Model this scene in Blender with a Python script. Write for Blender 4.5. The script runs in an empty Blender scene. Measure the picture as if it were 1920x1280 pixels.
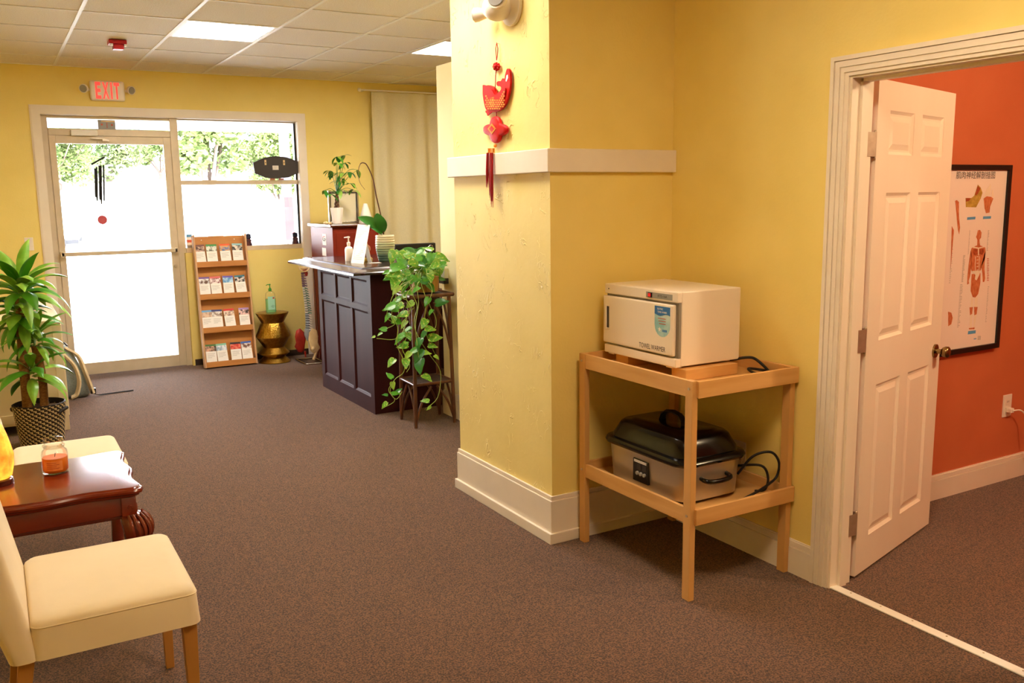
import bpy, bmesh, math, random
from mathutils import Vector, Matrix, Euler
R = math.radians
SC = bpy.context.scene
COL = SC.collection
random.seed(7)

# ------------------------------------------------------------------ camera
CAMZ = 1.6018
FPX = 1677.58
FW = Vector((0.4928631, 0.85511091, -0.16084557))
RT = Vector((0.86519064, -0.50125511, -0.01372853))
UP = Vector((0.09236408, 0.1323958, 0.9868841))
cam = bpy.data.cameras.new('camera')
cam.sensor_width = 36.0
cam.lens = FPX / 1920 * 36.0
cam.clip_start = 0.05
cam.clip_end = 300
cam_o = bpy.data.objects.new('camera', cam)
cam_o.matrix_world = Matrix(((RT.x, UP.x, -FW.x, 0), (RT.y, UP.y, -FW.y, 0), (RT.z, UP.z, -FW.z, CAMZ), (0, 0, 0, 1)))
COL.objects.link(cam_o)
SC.camera = cam_o

# ------------------------------------------------------------------ world, daylight, exposure
SC.view_settings.view_transform = 'Standard'
SC.view_settings.look = 'None'
SC.view_settings.gamma = 1.0
SC.view_settings.use_curve_mapping = False
SC.view_settings.exposure = 0.42
SC.cycles.use_denoising = True
SC.cycles.max_bounces = 10
SC.cycles.diffuse_bounces = 6
SC.cycles.transparent_max_bounces = 16
SC.cycles.sample_clamp_indirect = 8.0
SC.cycles.caustics_reflective = False
SC.cycles.caustics_refractive = False

SKY = 24.0
PANEL = 39.0
world = bpy.data.worlds.new('world')
SC.world = world
world.use_nodes = True
_bg = world.node_tree.nodes['Background']
_bg.inputs[0].default_value = (0.92, 0.96, 1.0, 1)
_bg.inputs[1].default_value = SKY
_pl = bpy.data.lights.new('daylight_portal', 'AREA')
_pl.shape = 'RECTANGLE'
_pl.size = 2.35
_pl.size_y = 2.4
_pl.cycles.is_portal = True
_po = bpy.data.objects.new('daylight_portal', _pl)
_po.location = (1.61, 9.24, 1.2)
_po.rotation_euler = (R(-90), 0, 0)
COL.objects.link(_po)


def at(u, v, axis, val):
    """point on the plane axis=val that the photograph shows at pixel (u, v)"""
    q = FW * FPX + RT * (u - 960) + UP * (640 - v)
    o = Vector((0, 0, CAMZ))
    return o + q * ((val - o[axis]) / q[axis])


# ------------------------------------------------------------------ materials
def lin(c):
    if isinstance(c, str):
        c = c.lstrip('#')
        c = [int(c[i:i + 2], 16) / 255 for i in (0, 2, 4)]
    return tuple((x / 12.92 if x <= 0.04045 else ((x + 0.055) / 1.055) ** 2.4) for x in c) + (1.0,)


MATS = {}


def mat(name, c1, c2=None, scale=20.0, detail=3.0, rough=0.6, metal=0.0, bump=0.0, bscale=None, bdetail=3.0,
        stretch=(1, 1, 1), spec=0.5, coat=0.0, trans=0.0, ior=1.45, emis=None, estr=0.0, ramp=(0.35, 0.65),
        tex='noise', seed=0.0, sheen=0.0, sss=0.0, alpha=1.0):
    m = bpy.data.materials.new(name)
    m.use_nodes = True
    nt = m.node_tree
    N, L = nt.nodes, nt.links
    b = N['Principled BSDF']
    b.inputs['Base Color'].default_value = lin(c1)
    b.inputs['Roughness'].default_value = rough
    b.inputs['Metallic'].default_value = metal
    b.inputs['Specular IOR Level'].default_value = spec
    b.inputs['Coat Weight'].default_value = coat
    b.inputs['Coat Roughness'].default_value = 0.12
    b.inputs['Transmission Weight'].default_value = trans
    b.inputs['IOR'].default_value = ior
    b.inputs['Sheen Weight'].default_value = sheen
    b.inputs['Alpha'].default_value = alpha
    if sss:
        b.inputs['Subsurface Weight'].default_value = sss
        b.inputs['Subsurface Radius'].default_value = (0.02, 0.012, 0.006)
    if emis:
        b.inputs['Emission Color'].default_value = lin(emis)
        b.inputs['Emission Strength'].default_value = estr
    tc = mp = None
    if c2 or bump:
        tc = N.new('ShaderNodeTexCoord')
        mp = N.new('ShaderNodeMapping')
        mp.inputs['Scale'].default_value = stretch
        mp.inputs['Location'].default_value = (seed * 3.7, seed * 1.9, seed * 5.3)
        L.new(tc.outputs['Object'], mp.inputs['Vector'])
    if c2:
        if tex == 'voronoi':
            t = N.new('ShaderNodeTexVoronoi')
            t.inputs['Scale'].default_value = scale
            out = t.outputs['Distance']
        else:
            t = N.new('ShaderNodeTexNoise')
            t.inputs['Scale'].default_value = scale
            t.inputs['Detail'].default_value = detail
            out = t.outputs['Fac']
        L.new(mp.outputs[0], t.inputs['Vector'])
        r = N.new('ShaderNodeValToRGB')
        r.color_ramp.elements[0].position = ramp[0]
        r.color_ramp.elements[1].position = ramp[1]
        r.color_ramp.elements[0].color = lin(c1)
        r.color_ramp.elements[1].color = lin(c2)
        L.new(out, r.inputs[0])
        L.new(r.outputs[0], b.inputs['Base Color'])
    if bump:
        t = N.new('ShaderNodeTexNoise')
        t.inputs['Scale'].default_value = bscale or scale
        t.inputs['Detail'].default_value = bdetail
        L.new(mp.outputs[0], t.inputs['Vector'])
        bp = N.new('ShaderNodeBump')
        bp.inputs['Strength'].default_value = bump
        bp.inputs['Distance'].default_value = 0.01
        L.new(t.outputs['Fac'], bp.inputs['Height'])
        L.new(bp.outputs[0], b.inputs['Normal'])
    MATS[name] = m
    return m


def glassmat(name, tint='#ffffff', rough=0.0, refl=1.0):
    """clear pane: transparent with a mirror coat by Fresnel"""
    m = bpy.data.materials.new(name)
    m.use_nodes = True
    nt = m.node_tree
    N, L = nt.nodes, nt.links
    N.clear()
    o = N.new('ShaderNodeOutputMaterial')
    mx = N.new('ShaderNodeMixShader')
    tr = N.new('ShaderNodeBsdfTransparent')
    gl = N.new('ShaderNodeBsdfGlossy')
    fr = N.new('ShaderNodeFresnel')
    tr.inputs[0].default_value = lin(tint)
    gl.inputs['Roughness'].default_value = rough
    fr.inputs[0].default_value = 1.45
    ml = N.new('ShaderNodeMath'); ml.operation = 'MULTIPLY'; ml.inputs[1].default_value = refl
    L.new(fr.outputs[0], ml.inputs[0])
    L.new(ml.outputs[0], mx.inputs[0])
    L.new(tr.outputs[0], mx.inputs[1])
    L.new(gl.outputs[0], mx.inputs[2])
    L.new(mx.outputs[0], o.inputs[0])
    MATS[name] = m
    return m


def emat(name, col, s):
    m = bpy.data.materials.new(name)
    m.use_nodes = True
    N, L = m.node_tree.nodes, m.node_tree.links
    N.clear()
    o = N.new('ShaderNodeOutputMaterial')
    e = N.new('ShaderNodeEmission')
    e.inputs[0].default_value = lin(col)
    e.inputs[1].default_value = s
    L.new(e.outputs[0], o.inputs[0])
    MATS[name] = m
    return m


YEL = '#f4de88'
mat('wall_yellow', YEL, '#f0d980', scale=3, rough=0.55, bump=0.08, bscale=90, spec=0.3)
mat('wall_cream', '#f1e3ad', '#ecdea6', scale=3, rough=0.6, bump=0.06, bscale=90, spec=0.3)
mat('wall_orange', '#cd7048', '#c86b44', scale=4, rough=0.6, bump=0.06, bscale=120, spec=0.3)
mat('white_paint', '#f1e6d6', '#ece0cf', scale=5, rough=0.4, spec=0.4)
mat('door_paint', '#f4e8d6', '#f0e3d0', scale=3, rough=0.42, bump=0.03, bscale=60, stretch=(1, 1, 0.15), spec=0.4)
mat('ceil_tile', '#f4ecdf', '#e4d8c6', scale=150, detail=4, rough=0.9, bump=0.5, bscale=160, spec=0.1)
mat('ceil_tee', '#efeae2', rough=0.45)
mat('light_metal', '#f2f0ea', rough=0.4)
emat('panel_glow', '#fff5e6', PANEL)
emat('panel_mid', '#fff5e6', PANEL * 0.58)
emat('panel_warm', '#ffe2bc', PANEL * 0.72)
emat('lamp_glow', '#ffe4c0', 9.0)
mat('carpet', '#36241b', '#8a6046', scale=165, detail=6, rough=0.97, bump=0.7, bscale=300, bdetail=5, spec=0.05, sheen=0.25, ramp=(0.40, 0.62))
mat('vinyl_base', '#3a2a20', rough=0.6)
mat('alu', '#d8c7ab', '#d0bfa2', scale=8, rough=0.42, metal=0.15, spec=0.5)
mat('alu_dark', '#4a4238', rough=0.5, metal=0.3)
glassmat('pane')
mat('black', '#12100f', rough=0.4)
mat('black_gloss', '#0a0808', rough=0.2, spec=0.35, coat=0.15)
mat('dark_grey', '#3a332f', rough=0.6)
mat('white_plastic', '#f1e7da', rough=0.35)
mat('white_metal', '#f0e2cf', rough=0.32, spec=0.5)
mat('grey_plastic', '#9a968e', rough=0.4)
mat('chrome', '#d8d4cc', rough=0.18, metal=1.0)
mat('nickel', '#cdbfa8', '#c0b199', scale=30, rough=0.38, metal=0.75)
mat('brass_knob', '#8f7a50', rough=0.25, metal=1.0)
mat('steel', '#cfc8bd', '#cac2b6', scale=3, rough=0.3, metal=0.85)
mat('gold', '#b8923f', '#a37c2e', scale=40, rough=0.28, metal=1.0)
mat('beech', '#d9a868', '#cd9856', scale=6, detail=5, stretch=(1, 1, 0.12), rough=0.45, spec=0.4)
mat('beech_h', '#deae6e', '#d09c5a', scale=7, detail=5, stretch=(0.3, 0.3, 3), rough=0.45, spec=0.4)
mat('oak', '#c98a4c', '#b97a3e', scale=10, detail=5, stretch=(0.2, 1, 2.5), rough=0.4, spec=0.4)
mat('oak_side', '#d3a77c', '#c6986b', scale=10, detail=5, stretch=(1, 1, 0.15), rough=0.35, spec=0.5)
mat('mahogany', '#34161a', '#3f1c1d', scale=5, detail=5, stretch=(1, 1, 0.15), rough=0.48, spec=0.1)
mat('cherry', '#6a2412', '#7c2d16', scale=6, detail=5, stretch=(0.4, 2, 2), rough=0.22, spec=0.5, coat=0.5)
mat('cherry_dark', '#4b190e', '#561f11', scale=6, detail=5, rough=0.25, coat=0.4)
mat('cherry_cab', '#6e2113', '#7a2817', scale=4, detail=4, stretch=(1, 1, 0.2), rough=0.5, spec=0.15)
mat('rattan', '#4c2a17', '#6a3d20', scale=25, detail=3, stretch=(1, 1, 0.4), rough=0.35, coat=0.2)
mat('rattan_mat', '#2e1d13', '#4a3220', scale=160, detail=1, rough=0.6, bump=0.5, bscale=200)
mat('leg_wood', '#c08a48', '#b27c3c', scale=8, detail=4, stretch=(1, 1, 0.15), rough=0.45)
mat('slip', '#f2e3c3', '#eedebc', scale=4, rough=0.9, bump=0.35, bscale=7, bdetail=3, spec=0.15, sheen=0.3)
mat('curtain', '#e0d5ae', '#d9cea6', scale=120, rough=0.9, bump=0.2, bscale=250, spec=0.1)
mat('paper', '#f4efe6', rough=0.7)
mat('red_plastic', '#b3131a', rough=0.35)
mat('red_satin', '#c80f08', '#b00c08', scale=30, rough=0.5, spec=0.25)
mat('red_thread', '#c01018', '#960b12', scale=200, stretch=(1, 1, 0.1), rough=0.6)
mat('gold_foil', '#f0a03a', '#e58a2a', scale=60, rough=0.35, metal=0.3)
mat('leaf', '#569c28', '#41861c', scale=3, rough=0.35, spec=0.5)
mat('leaf_var', '#5f9d2a', '#c3cc60', scale=4, detail=2, rough=0.35, ramp=(0.5, 0.66))
mat('leaf_lime', '#7fae35', '#9dbf4b', scale=3, rough=0.38)
mat('leaf_dark', '#357a28', '#2b6a20', scale=3, rough=0.3)
mat('vine', '#a3b556', '#8aa346', scale=30, rough=0.5)
mat('stem_brown', '#6b4426', '#52331c', scale=40, rough=0.6)
mat('cane', '#a5733f', '#7d5128', scale=60, detail=4, stretch=(1, 1, 3), rough=0.8, bump=0.5, bscale=80)
mat('soil', '#3a281b', '#5a4029', scale=80, rough=0.95, bump=0.6, bscale=120)
mat('basket_dark', '#241b14', rough=0.7)
mat('basket_light', '#cbb384', rough=0.75)
mat('bamboo', '#b98d45', '#8a5a2b', scale=14, stretch=(6, 6, 0.1), rough=0.4)
mat('cab_white', '#f0e0bd', '#ecdab5', scale=4, rough=0.45)
mat('pot_white', '#f5eee6', rough=0.25)
mat('ceramic_a', '#ece3c0', rough=0.35)
mat('ceramic_b', '#c3cba6', rough=0.35)
mat('ceramic_c', '#93a98c', rough=0.35)
mat('ceramic_d', '#5f8279', rough=0.35)
mat('bone', '#e8cf9e', '#d9bb85', scale=20, rough=0.5, bump=0.2, bscale=30)
mat('bone_white', '#e6ded2', '#d6ccbd', scale=30, rough=0.5)
mat('disc_red', '#a82c1e', '#8e2318', scale=20, rough=0.45)
mat('nerve_green', '#1f6b4a', rough=0.45)
mat('nerve_purple', '#6e4a63', rough=0.45)
mat('vert_blue', '#aab6c2', rough=0.45)
mat('gel', '#9fe094', rough=0.1, trans=0.35, ior=1.36)
glassmat('clear', refl=0.35)
mat('green_pump', '#3f8f2c', rough=0.35)
mat('mint_label', '#a8dcbe', rough=0.4)
glassmat('jar_glass', refl=0.45)
mat('wax', '#f58a26', '#ee7c1a', scale=12, rough=0.45)
mat('wax_label', '#f5a05a', '#f09048', scale=60, rough=0.5)
mat('tan_fig', '#a5694a', '#8d5538', scale=40, rough=0.6, bump=0.4, bscale=60)
mat('pack_tan', '#dcc7a0', '#d3bc92', scale=60, rough=0.85, bump=0.3, bscale=90)
mat('pack_grey', '#8d9692', '#7d8783', scale=80, rough=0.85)
mat('sticker_blue', '#2a6fb5', rough=0.3)
mat('sticker_teal', '#8fc3c9', '#cfe0d8', scale=14, rough=0.3)
mat('ink', '#1c1a1a', rough=0.6)
mat('ink_grey', '#b3aca4', rough=0.7)
mat('ink_red', '#c4553b', rough=0.6)
mat('ink_blue', '#5f9fd0', rough=0.6)
mat('muscle', '#b5542c', '#d98a5c', scale=60, stretch=(3, 1, 0.6), rough=0.6)
mat('muscle_dark', '#8f3a1e', '#b5542c', scale=60, rough=0.6)
mat('tendon', '#f0e2cc', rough=0.6)
mat('olive', '#a88a35', '#c7a54c', scale=50, rough=0.6)
mat('poster_paper', '#f3e6dc', rough=0.35, coat=0.2)
mat('photo_paper', '#e9dfc0', rough=0.4)
mat('cord_black', '#141211', rough=0.45)
mat('cord_white', '#efe6d8', rough=0.45)
mat('foliage', '#4f6330', '#6d7a44', scale=0.6, rough=0.8)
mat('foliage_b', '#46592f', '#666f45', scale=0.6, rough=0.8)
mat('bark', '#5a4a44', rough=0.9)
mat('concrete', '#d8d8d6', '#cfcfcd', scale=0.5, rough=0.9)
mat('asphalt', '#c9c9c8', rough=0.9)
mat('car_white', '#eef0f2', rough=0.2, coat=0.5)
mat('car_glass', '#5d6a72', rough=0.1)
mat('tyre', '#232327', rough=0.8)
mat('fence_brown', '#a98a74', '#97796a', scale=2, rough=0.85)
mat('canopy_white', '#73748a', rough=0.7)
mat('exit_red', '#ff3a30', rough=0.4, emis='#ff3a30', estr=1.1)
mat('fig_dark', '#5a1d22', '#2a1a2a', scale=40, rough=0.4)
mat('fig_navy', '#23233c', rough=0.4)
mat('counter', '#2a1416', '#331719', scale=5, detail=4, stretch=(2, 0.3, 1), rough=0.2, spec=0.5, coat=0.25)
mat('seal_grey', '#8d8578', rough=0.6)
mat('webbing_black', '#181615', rough=1.0, spec=0.05)
mat('ink_pink', '#d8b8b0', rough=0.7)
mat('frame_silver', '#b9b2a4', rough=0.25, metal=0.8)
mat('leaf_drac', '#98c44a', '#6aa52e', scale=9, rough=0.32, spec=0.5)
mat('post_red', '#c9545a', rough=0.6)
mat('switch_red', '#c8202a', rough=0.3, emis='#e02020', estr=0.35)


# stucco for the pillar's broad face: paint over trowelled plaster
def stucco():
    m = mat('stucco', '#f4e092', '#f0db8a', scale=3, rough=0.5, spec=0.3)
    N, L = m.node_tree.nodes, m.node_tree.links
    b = N['Principled BSDF']
    tc = N.new('ShaderNodeTexCoord')
    mp = N.new('ShaderNodeMapping')
    mp.inputs['Rotation'].default_value = (0.5, 0.0, 0.0)
    mp.inputs['Scale'].default_value = (1, 1.0, 0.55)
    L.new(tc.outputs['Object'], mp.inputs[0])
    n1 = N.new('ShaderNodeTexNoise')
    n1.inputs['Scale'].default_value = 12
    n1.inputs['Detail'].default_value = 2
    n1.inputs['Distortion'].default_value = 1.6
    L.new(mp.outputs[0], n1.inputs['Vector'])
    # thin raised ridges: where the distorted noise crosses a level
    s = N.new('ShaderNodeMath'); s.operation = 'SUBTRACT'; s.inputs[1].default_value = 0.56
    a = N.new('ShaderNodeMath'); a.operation = 'ABSOLUTE'
    r = N.new('ShaderNodeMapRange')
    r.inputs['From Min'].default_value = 0.0
    r.inputs['From Max'].default_value = 0.018
    r.inputs['To Min'].default_value = 1.0
    r.inputs['To Max'].default_value = 0.0
    n2 = N.new('ShaderNodeTexNoise'); n2.inputs['Scale'].default_value = 6
    L.new(tc.outputs['Object'], n2.inputs['Vector'])
    r2 = N.new('ShaderNodeMapRange')
    r2.inputs['From Min'].default_value = 0.5
    r2.inputs['From Max'].default_value = 0.6
    mu = N.new('ShaderNodeMath'); mu.operation = 'MULTIPLY'
    L.new(n1.outputs['Fac'], s.inputs[0]); L.new(s.outputs[0], a.inputs[0]); L.new(a.outputs[0], r.inputs['Value'])
    L.new(n2.outputs['Fac'], r2.inputs['Value'])
    L.new(r.outputs[0], mu.inputs[0]); L.new(r2.outputs[0], mu.inputs[1])
    n3 = N.new('ShaderNodeTexNoise'); n3.inputs['Scale'].default_value = 14; n3.inputs['Detail'].default_value = 4
    L.new(tc.outputs['Object'], n3.inputs['Vector'])
    m3 = N.new('ShaderNodeMath'); m3.operation = 'MULTIPLY_ADD'; m3.inputs[1].default_value = 0.5
    L.new(n3.outputs['Fac'], m3.inputs[0]); L.new(mu.outputs[0], m3.inputs[2])
    bp = N.new('ShaderNodeBump'); bp.inputs['Strength'].default_value = 0.75; bp.inputs['Distance'].default_value = 0.006
    L.new(m3.outputs[0], bp.inputs['Height'])
    L.new(bp.outputs[0], b.inputs['Normal'])


stucco()


def hammered():
    m = MATS['gold']
    N, L = m.node_tree.nodes, m.node_tree.links
    tc = N.new('ShaderNodeTexCoord')
    v = N.new('ShaderNodeTexVoronoi'); v.inputs['Scale'].default_value = 75
    L.new(tc.outputs['Object'], v.inputs['Vector'])
    bp = N.new('ShaderNodeBump'); bp.inputs['Strength'].default_value = 0.5; bp.inputs['Distance'].default_value = 0.004
    L.new(v.outputs['Distance'], bp.inputs['Height'])
    L.new(bp.outputs[0], N['Principled BSDF'].inputs['Normal'])


hammered()


def saltmat():
    m = mat('salt', '#f08a3a', '#f7b25a', scale=14, rough=0.6, bump=0.8, bscale=18)
    N, L = m.node_tree.nodes, m.node_tree.links
    b = N['Principled BSDF']
    tc = N.new('ShaderNodeTexCoord')
    n = N.new('ShaderNodeTexNoise'); n.inputs['Scale'].default_value = 16; n.inputs['Detail'].default_value = 3
    L.new(tc.outputs['Object'], n.inputs['Vector'])
    r = N.new('ShaderNodeValToRGB')
    r.color_ramp.elements[0].position = 0.35; r.color_ramp.elements[0].color = lin('#f25a10')
    r.color_ramp.elements[1].position = 0.65; r.color_ramp.elements[1].color = lin('#ffc23c')
    L.new(n.outputs['Fac'], r.inputs[0])
    L.new(r.outputs[0], b.inputs['Emission Color'])
    b.inputs['Emission Strength'].default_value = 1.1


saltmat()


def vinyl():
    m = bpy.data.materials.new('vinyl')
    m.use_nodes = True
    N, L = m.node_tree.nodes, m.node_tree.links
    N.clear()
    o = N.new('ShaderNodeOutputMaterial'); mx = N.new('ShaderNodeMixShader')
    a = N.new('ShaderNodeBsdfDiffuse'); b = N.new('ShaderNodeBsdfTranslucent')
    a.inputs[0].default_value = b.inputs[0].default_value = (.85, .85, .85, 1)
    mx.inputs[0].default_value = .5
    L.new(a.outputs[0], mx.inputs[1]); L.new(b.outputs[0], mx.inputs[2]); L.new(mx.outputs[0], o.inputs[0])
    MATS['vinyl'] = m


vinyl()


# ------------------------------------------------------------------ mesh building
class MB:
    def __init__(s):
        s.v = []; s.f = []; s.m = []; s.mi = 0

    def add(s, vs, fs):
        o = len(s.v)
        s.v += [Vector(p) for p in vs]
        for f in fs:
            s.f.append([i + o for i in f]); s.m.append(s.mi)
        return s

    def box(s, x0, x1, y0, y1, z0, z1):
        return s.add([(x0, y0, z0), (x1, y0, z0), (x1, y1, z0), (x0, y1, z0), (x0, y0, z1), (x1, y0, z1), (x1, y1, z1), (x0, y1, z1)],
                     [(0, 3, 2, 1), (4, 5, 6, 7), (0, 1, 5, 4), (1, 2, 6, 5), (2, 3, 7, 6), (3, 0, 4, 7)])

    def hexa(s, p):      # 8 points: bottom 4 (ccw), top 4
        return s.add(p, [(0, 3, 2, 1), (4, 5, 6, 7), (0, 1, 5, 4), (1, 2, 6, 5), (2, 3, 7, 6), (3, 0, 4, 7)])

    def loft(s, rings, closed=True, caps=True):
        n = len(rings[0]); fs = []; vs = [p for r in rings for p in r]
        for k in range(len(rings) - 1):
            for i in range(n if closed else n - 1):
                j = (i + 1) % n
                fs.append((k * n + i, k * n + j, (k + 1) * n + j, (k + 1) * n + i))
        if caps and closed:
            fs.append(tuple(range(n - 1, -1, -1))); fs.append(tuple(range((len(rings) - 1) * n, len(rings) * n)))
        return s.add(vs, fs)

    def lathe(s, prof, c=(0, 0, 0), n=24, caps=True, wob=None):
        rings = []
        for k, (r, z) in enumerate(prof):
            ring = []
            for i in range(n):
                a = 2 * math.pi * i / n
                rr = r * (wob(a, k) if wob else 1)
                ring.append((c[0] + rr * math.cos(a), c[1] + rr * math.sin(a), c[2] + z))
            rings.append(ring)
        return s.loft(rings, True, caps)

    def tube(s, pts, r, n=8, caps=True, closed=False):
        pts = [Vector(p) for p in pts]
        rs = r if isinstance(r, (list, tuple)) else [r] * len(pts)
        rings = []; up = None
        for k, p in enumerate(pts):
            a = pts[k - 1] if k else (pts[-1] if closed else p)
            b = pts[k + 1] if k < len(pts) - 1 else (pts[0] if closed else p)
            t = (b - a)
            t = t.normalized() if t.length > 1e-9 else Vector((0, 0, 1))
            if up is None:
                up = Vector((0, 0, 1)) if abs(t.z) < 0.9 else Vector((1, 0, 0))
            sd = t.cross(up)
            if sd.length < 1e-6:
                sd = t.cross(Vector((1, 0, 0)))
            sd.normalize(); up = sd.cross(t).normalized()
            rings.append([p + (sd * math.cos(2 * math.pi * i / n) + up * math.sin(2 * math.pi * i / n)) * rs[k] for i in range(n)])
        if closed:
            rings.append(rings[0])
        return s.loft(rings, True, caps and not closed)

    def cyl(s, a, b, r0, r1=None, n=16):
        return s.tube([a, b], [r0, r0 if r1 is None else r1], n)

    def prism(s, poly, axis, a, b):
        """2-D outline extruded along axis from a to b; outline in the two other axes in order"""
        def P(p, t):
            return (t, p[0], p[1]) if axis == 0 else ((p[0], t, p[1]) if axis == 1 else (p[0], p[1], t))
        return s.loft([[P(p, a) for p in poly], [P(p, b) for p in poly]])

    def sphere(s, c, r, n=12, m=8, sc=(1, 1, 1)):
        prof = [(max(1e-4, math.sin(math.pi * k / m)), -math.cos(math.pi * k / m)) for k in range(m + 1)]
        rings = [[(c[0] + r * sc[0] * pr * math.cos(2 * math.pi * i / n), c[1] + r * sc[1] * pr * math.sin(2 * math.pi * i / n), c[2] + r * sc[2] * z)
                  for i in range(n)] for pr, z in prof]
        return s.loft(rings)

    def xf(s, M):
        s.v = [M @ p for p in s.v]
        return s


def sm_pts(pts, n=6):
    """Catmull-Rom through the points"""
    P = [Vector(p) for p in pts]
    P = [P[0] * 2 - P[1]] + P + [P[-1] * 2 - P[-2]]
    out = []
    for i in range(1, len(P) - 2):
        for k in range(n):
            t = k / n
            a, b, c, d = P[i - 1], P[i], P[i + 1], P[i + 2]
            out.append(0.5 * ((2 * b) + (c - a) * t + (2 * a - 5 * b + 4 * c - d) * t * t + (3 * b - a - 3 * c + d) * t ** 3))
    out.append(P[-2])
    return out


def mesh_of(mb, name, mats, bevel=0.0, seg=2, smooth=None, off=None):
    me = bpy.data.meshes.new(name)
    off = off or Vector((0, 0, 0))
    me.from_pydata([p - off for p in mb.v], [], mb.f)
    for i, k in enumerate(mb.m):
        me.polygons[i].material_index = k
    bm = bmesh.new(); bm.from_mesh(me)
    bmesh.ops.recalc_face_normals(bm, faces=bm.faces)
    if bevel:
        es = [e for e in bm.edges if len(e.link_faces) == 2 and e.calc_face_angle(0) > 0.5]
        bmesh.ops.bevel(bm, geom=es, offset=bevel, segments=seg, affect='EDGES', profile=0.5, clamp_overlap=True)
    if smooth is not None:
        for f in bm.faces:
            f.smooth = True
        for e in bm.edges:
            if len(e.link_faces) == 2 and e.calc_face_angle(0) > R(smooth):
                e.smooth = False
    bm.to_mesh(me); bm.free()
    if isinstance(mats, str):
        mats = [mats]
    for k in mats:
        me.materials.append(MATS[k])
    return me


def root_of(o):
    off = Vector(o.location)
    while o.parent:
        o = o.parent; off += o.location
    return off


def build(mb, name, mats, parent=None, bevel=0.0, seg=2, smooth=None, local=False, **tags):
    """one mesh object; coordinates of mb are world coordinates unless local"""
    if parent is not None:
        off = Vector((0, 0, 0)) if local else root_of(parent)
        me = mesh_of(mb, name, mats, bevel, seg, smooth, off)
        o = bpy.data.objects.new(name, me); o.parent = parent
    else:
        lo = Vector([min(p[i] for p in mb.v) for i in range(3)]); hi = Vector([max(p[i] for p in mb.v) for i in range(3)])
        off = Vector(((lo.x + hi.x) / 2, (lo.y + hi.y) / 2, lo.z))
        me = mesh_of(mb, name, mats, bevel, seg, smooth, off)
        o = bpy.data.objects.new(name, me); o.location = off
    COL.objects.link(o)
    for k, v in tags.items():
        o[k] = v
    return o


def thing(name, label, cat, loc, group=None, rot=None):
    o = bpy.data.objects.new(name, None)
    o.empty_display_size = 0.05
    o.location = loc
    if rot:
        o.rotation_euler = rot
    o['label'] = label; o['category'] = cat
    if group:
        o['group'] = group
    COL.objects.link(o)
    return o


def structure(o):
    o['kind'] = 'structure'
    return o


def sbox(name, m, x0, x1, y0, y1, z0, z1, parent=None, bevel=0.0):
    o = build(MB().box(x0, x1, y0, y1, z0, z1), name, m, parent, bevel)
    if parent is None:
        structure(o)
    return o


def cp(o, parent, M=None):
    """linked copy of a part under parent"""
    c = o.copy(); COL.objects.link(c); c.parent = parent
    if M is not None:
        c.matrix_local = M
    return c


def inst(me, name, parent, M):
    o = bpy.data.objects.new(name, me); COL.objects.link(o); o.parent = parent
    o.matrix_local = M
    return o


_fc = bpy.data.curves.new('lettering', 'FONT')
_fo = bpy.data.objects.new('lettering', _fc)


def text(body, name, m, parent, origin, xdir, ydir, height, width=None, align='CENTER', ext=0.0004, local=True, bold=0.0, mirror=False):
    """flat lettering: a mesh lying in the plane (xdir, ydir) at origin (coordinates of the parent)"""
    COL.objects.link(_fo)
    _fc.body = body; _fc.align_x = align; _fc.size = 1.0; _fc.extrude = 0.0; _fc.offset = bold; _fc.resolution_u = 3
    bpy.context.view_layer.update()
    dg = bpy.context.evaluated_depsgraph_get()
    me = bpy.data.meshes.new_from_object(_fo.evaluated_get(dg))
    COL.objects.unlink(_fo)
    xs = [v.co.x for v in me.vertices]; ys = [v.co.y for v in me.vertices]
    y0, y1 = min(ys), max(ys); x0, x1 = min(xs), max(xs)
    sy = height / (y1 - y0); sx = sy if width is None else width / (x1 - x0)
    X = Vector(xdir).normalized(); Y = Vector(ydir).normalized(); O = Vector(origin)
    cx = (x0 + x1) / 2 if align == 'CENTER' else x0
    for v in me.vertices:
        v.co = O + X * ((v.co.x - cx) * sx * (-1 if mirror else 1)) + Y * ((v.co.y - (y0 + y1) / 2) * sy)
    me.materials.clear(); me.materials.append(MATS[m])
    o = bpy.data.objects.new(name, me); COL.objects.link(o); o.parent = parent
    if not local:
        off = root_of(parent)
        for v in me.vertices:
            v.co -= off
    return o
# ================================================================== THE SETTING
D = 9.035; ZC = 2.779; XB = 2.83; XW = 2.95; XL = -0.78; YB = -2.6; XE = 5.1; XO = 6.3
CX, CY0, CY1 = 2.14, 3.36, 4.30

sbox('floor', 'carpet', XL - .15, XO + .15, YB - .15, D + .16, -0.15, 0.0)
# front wall, with the shop-front opening
o = MB()
o.box(XL - .15, .455, D, D + .16, 0, ZC + .1)
o.box(2.765, XE + .15, D, D + .16, 0, ZC + .1)
o.box(.455, 2.765, D, D + .16, 2.375, ZC + .1)
o.box(1.60, 2.765, D, D + .16, 0, 1.10)
structure(build(o, 'wall_front', 'wall_yellow'))
sbox('wall_left', 'wall_yellow', XL - .15, XL, YB, D, 0, ZC + .1)
sbox('wall_back', 'wall_yellow', XL - .15, XB, YB - .15, YB, 0, ZC + .1)
DY0, DY1, DZ = 1.50, 2.36, 2.035
for nm, m, xa, xb, ya, yb in (('wall_right', 'wall_yellow', XB, XB + .06, YB, CY0), ('wall_treatment_room_west', 'wall_orange', XB + .06, XW, -1.2, 2.80)):
    o = MB()
    o.box(xa, xb, DY1, yb, 0, ZC + .1); o.box(xa, xb, ya, DY0, 0, ZC + .1); o.box(xa, xb, DY0, DY1, DZ, ZC + .1)
    structure(build(o, nm, m))
sbox('wall_treatment_room_north', 'wall_orange', XW, XO, 2.80, 2.92, 0, ZC + .1)
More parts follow.
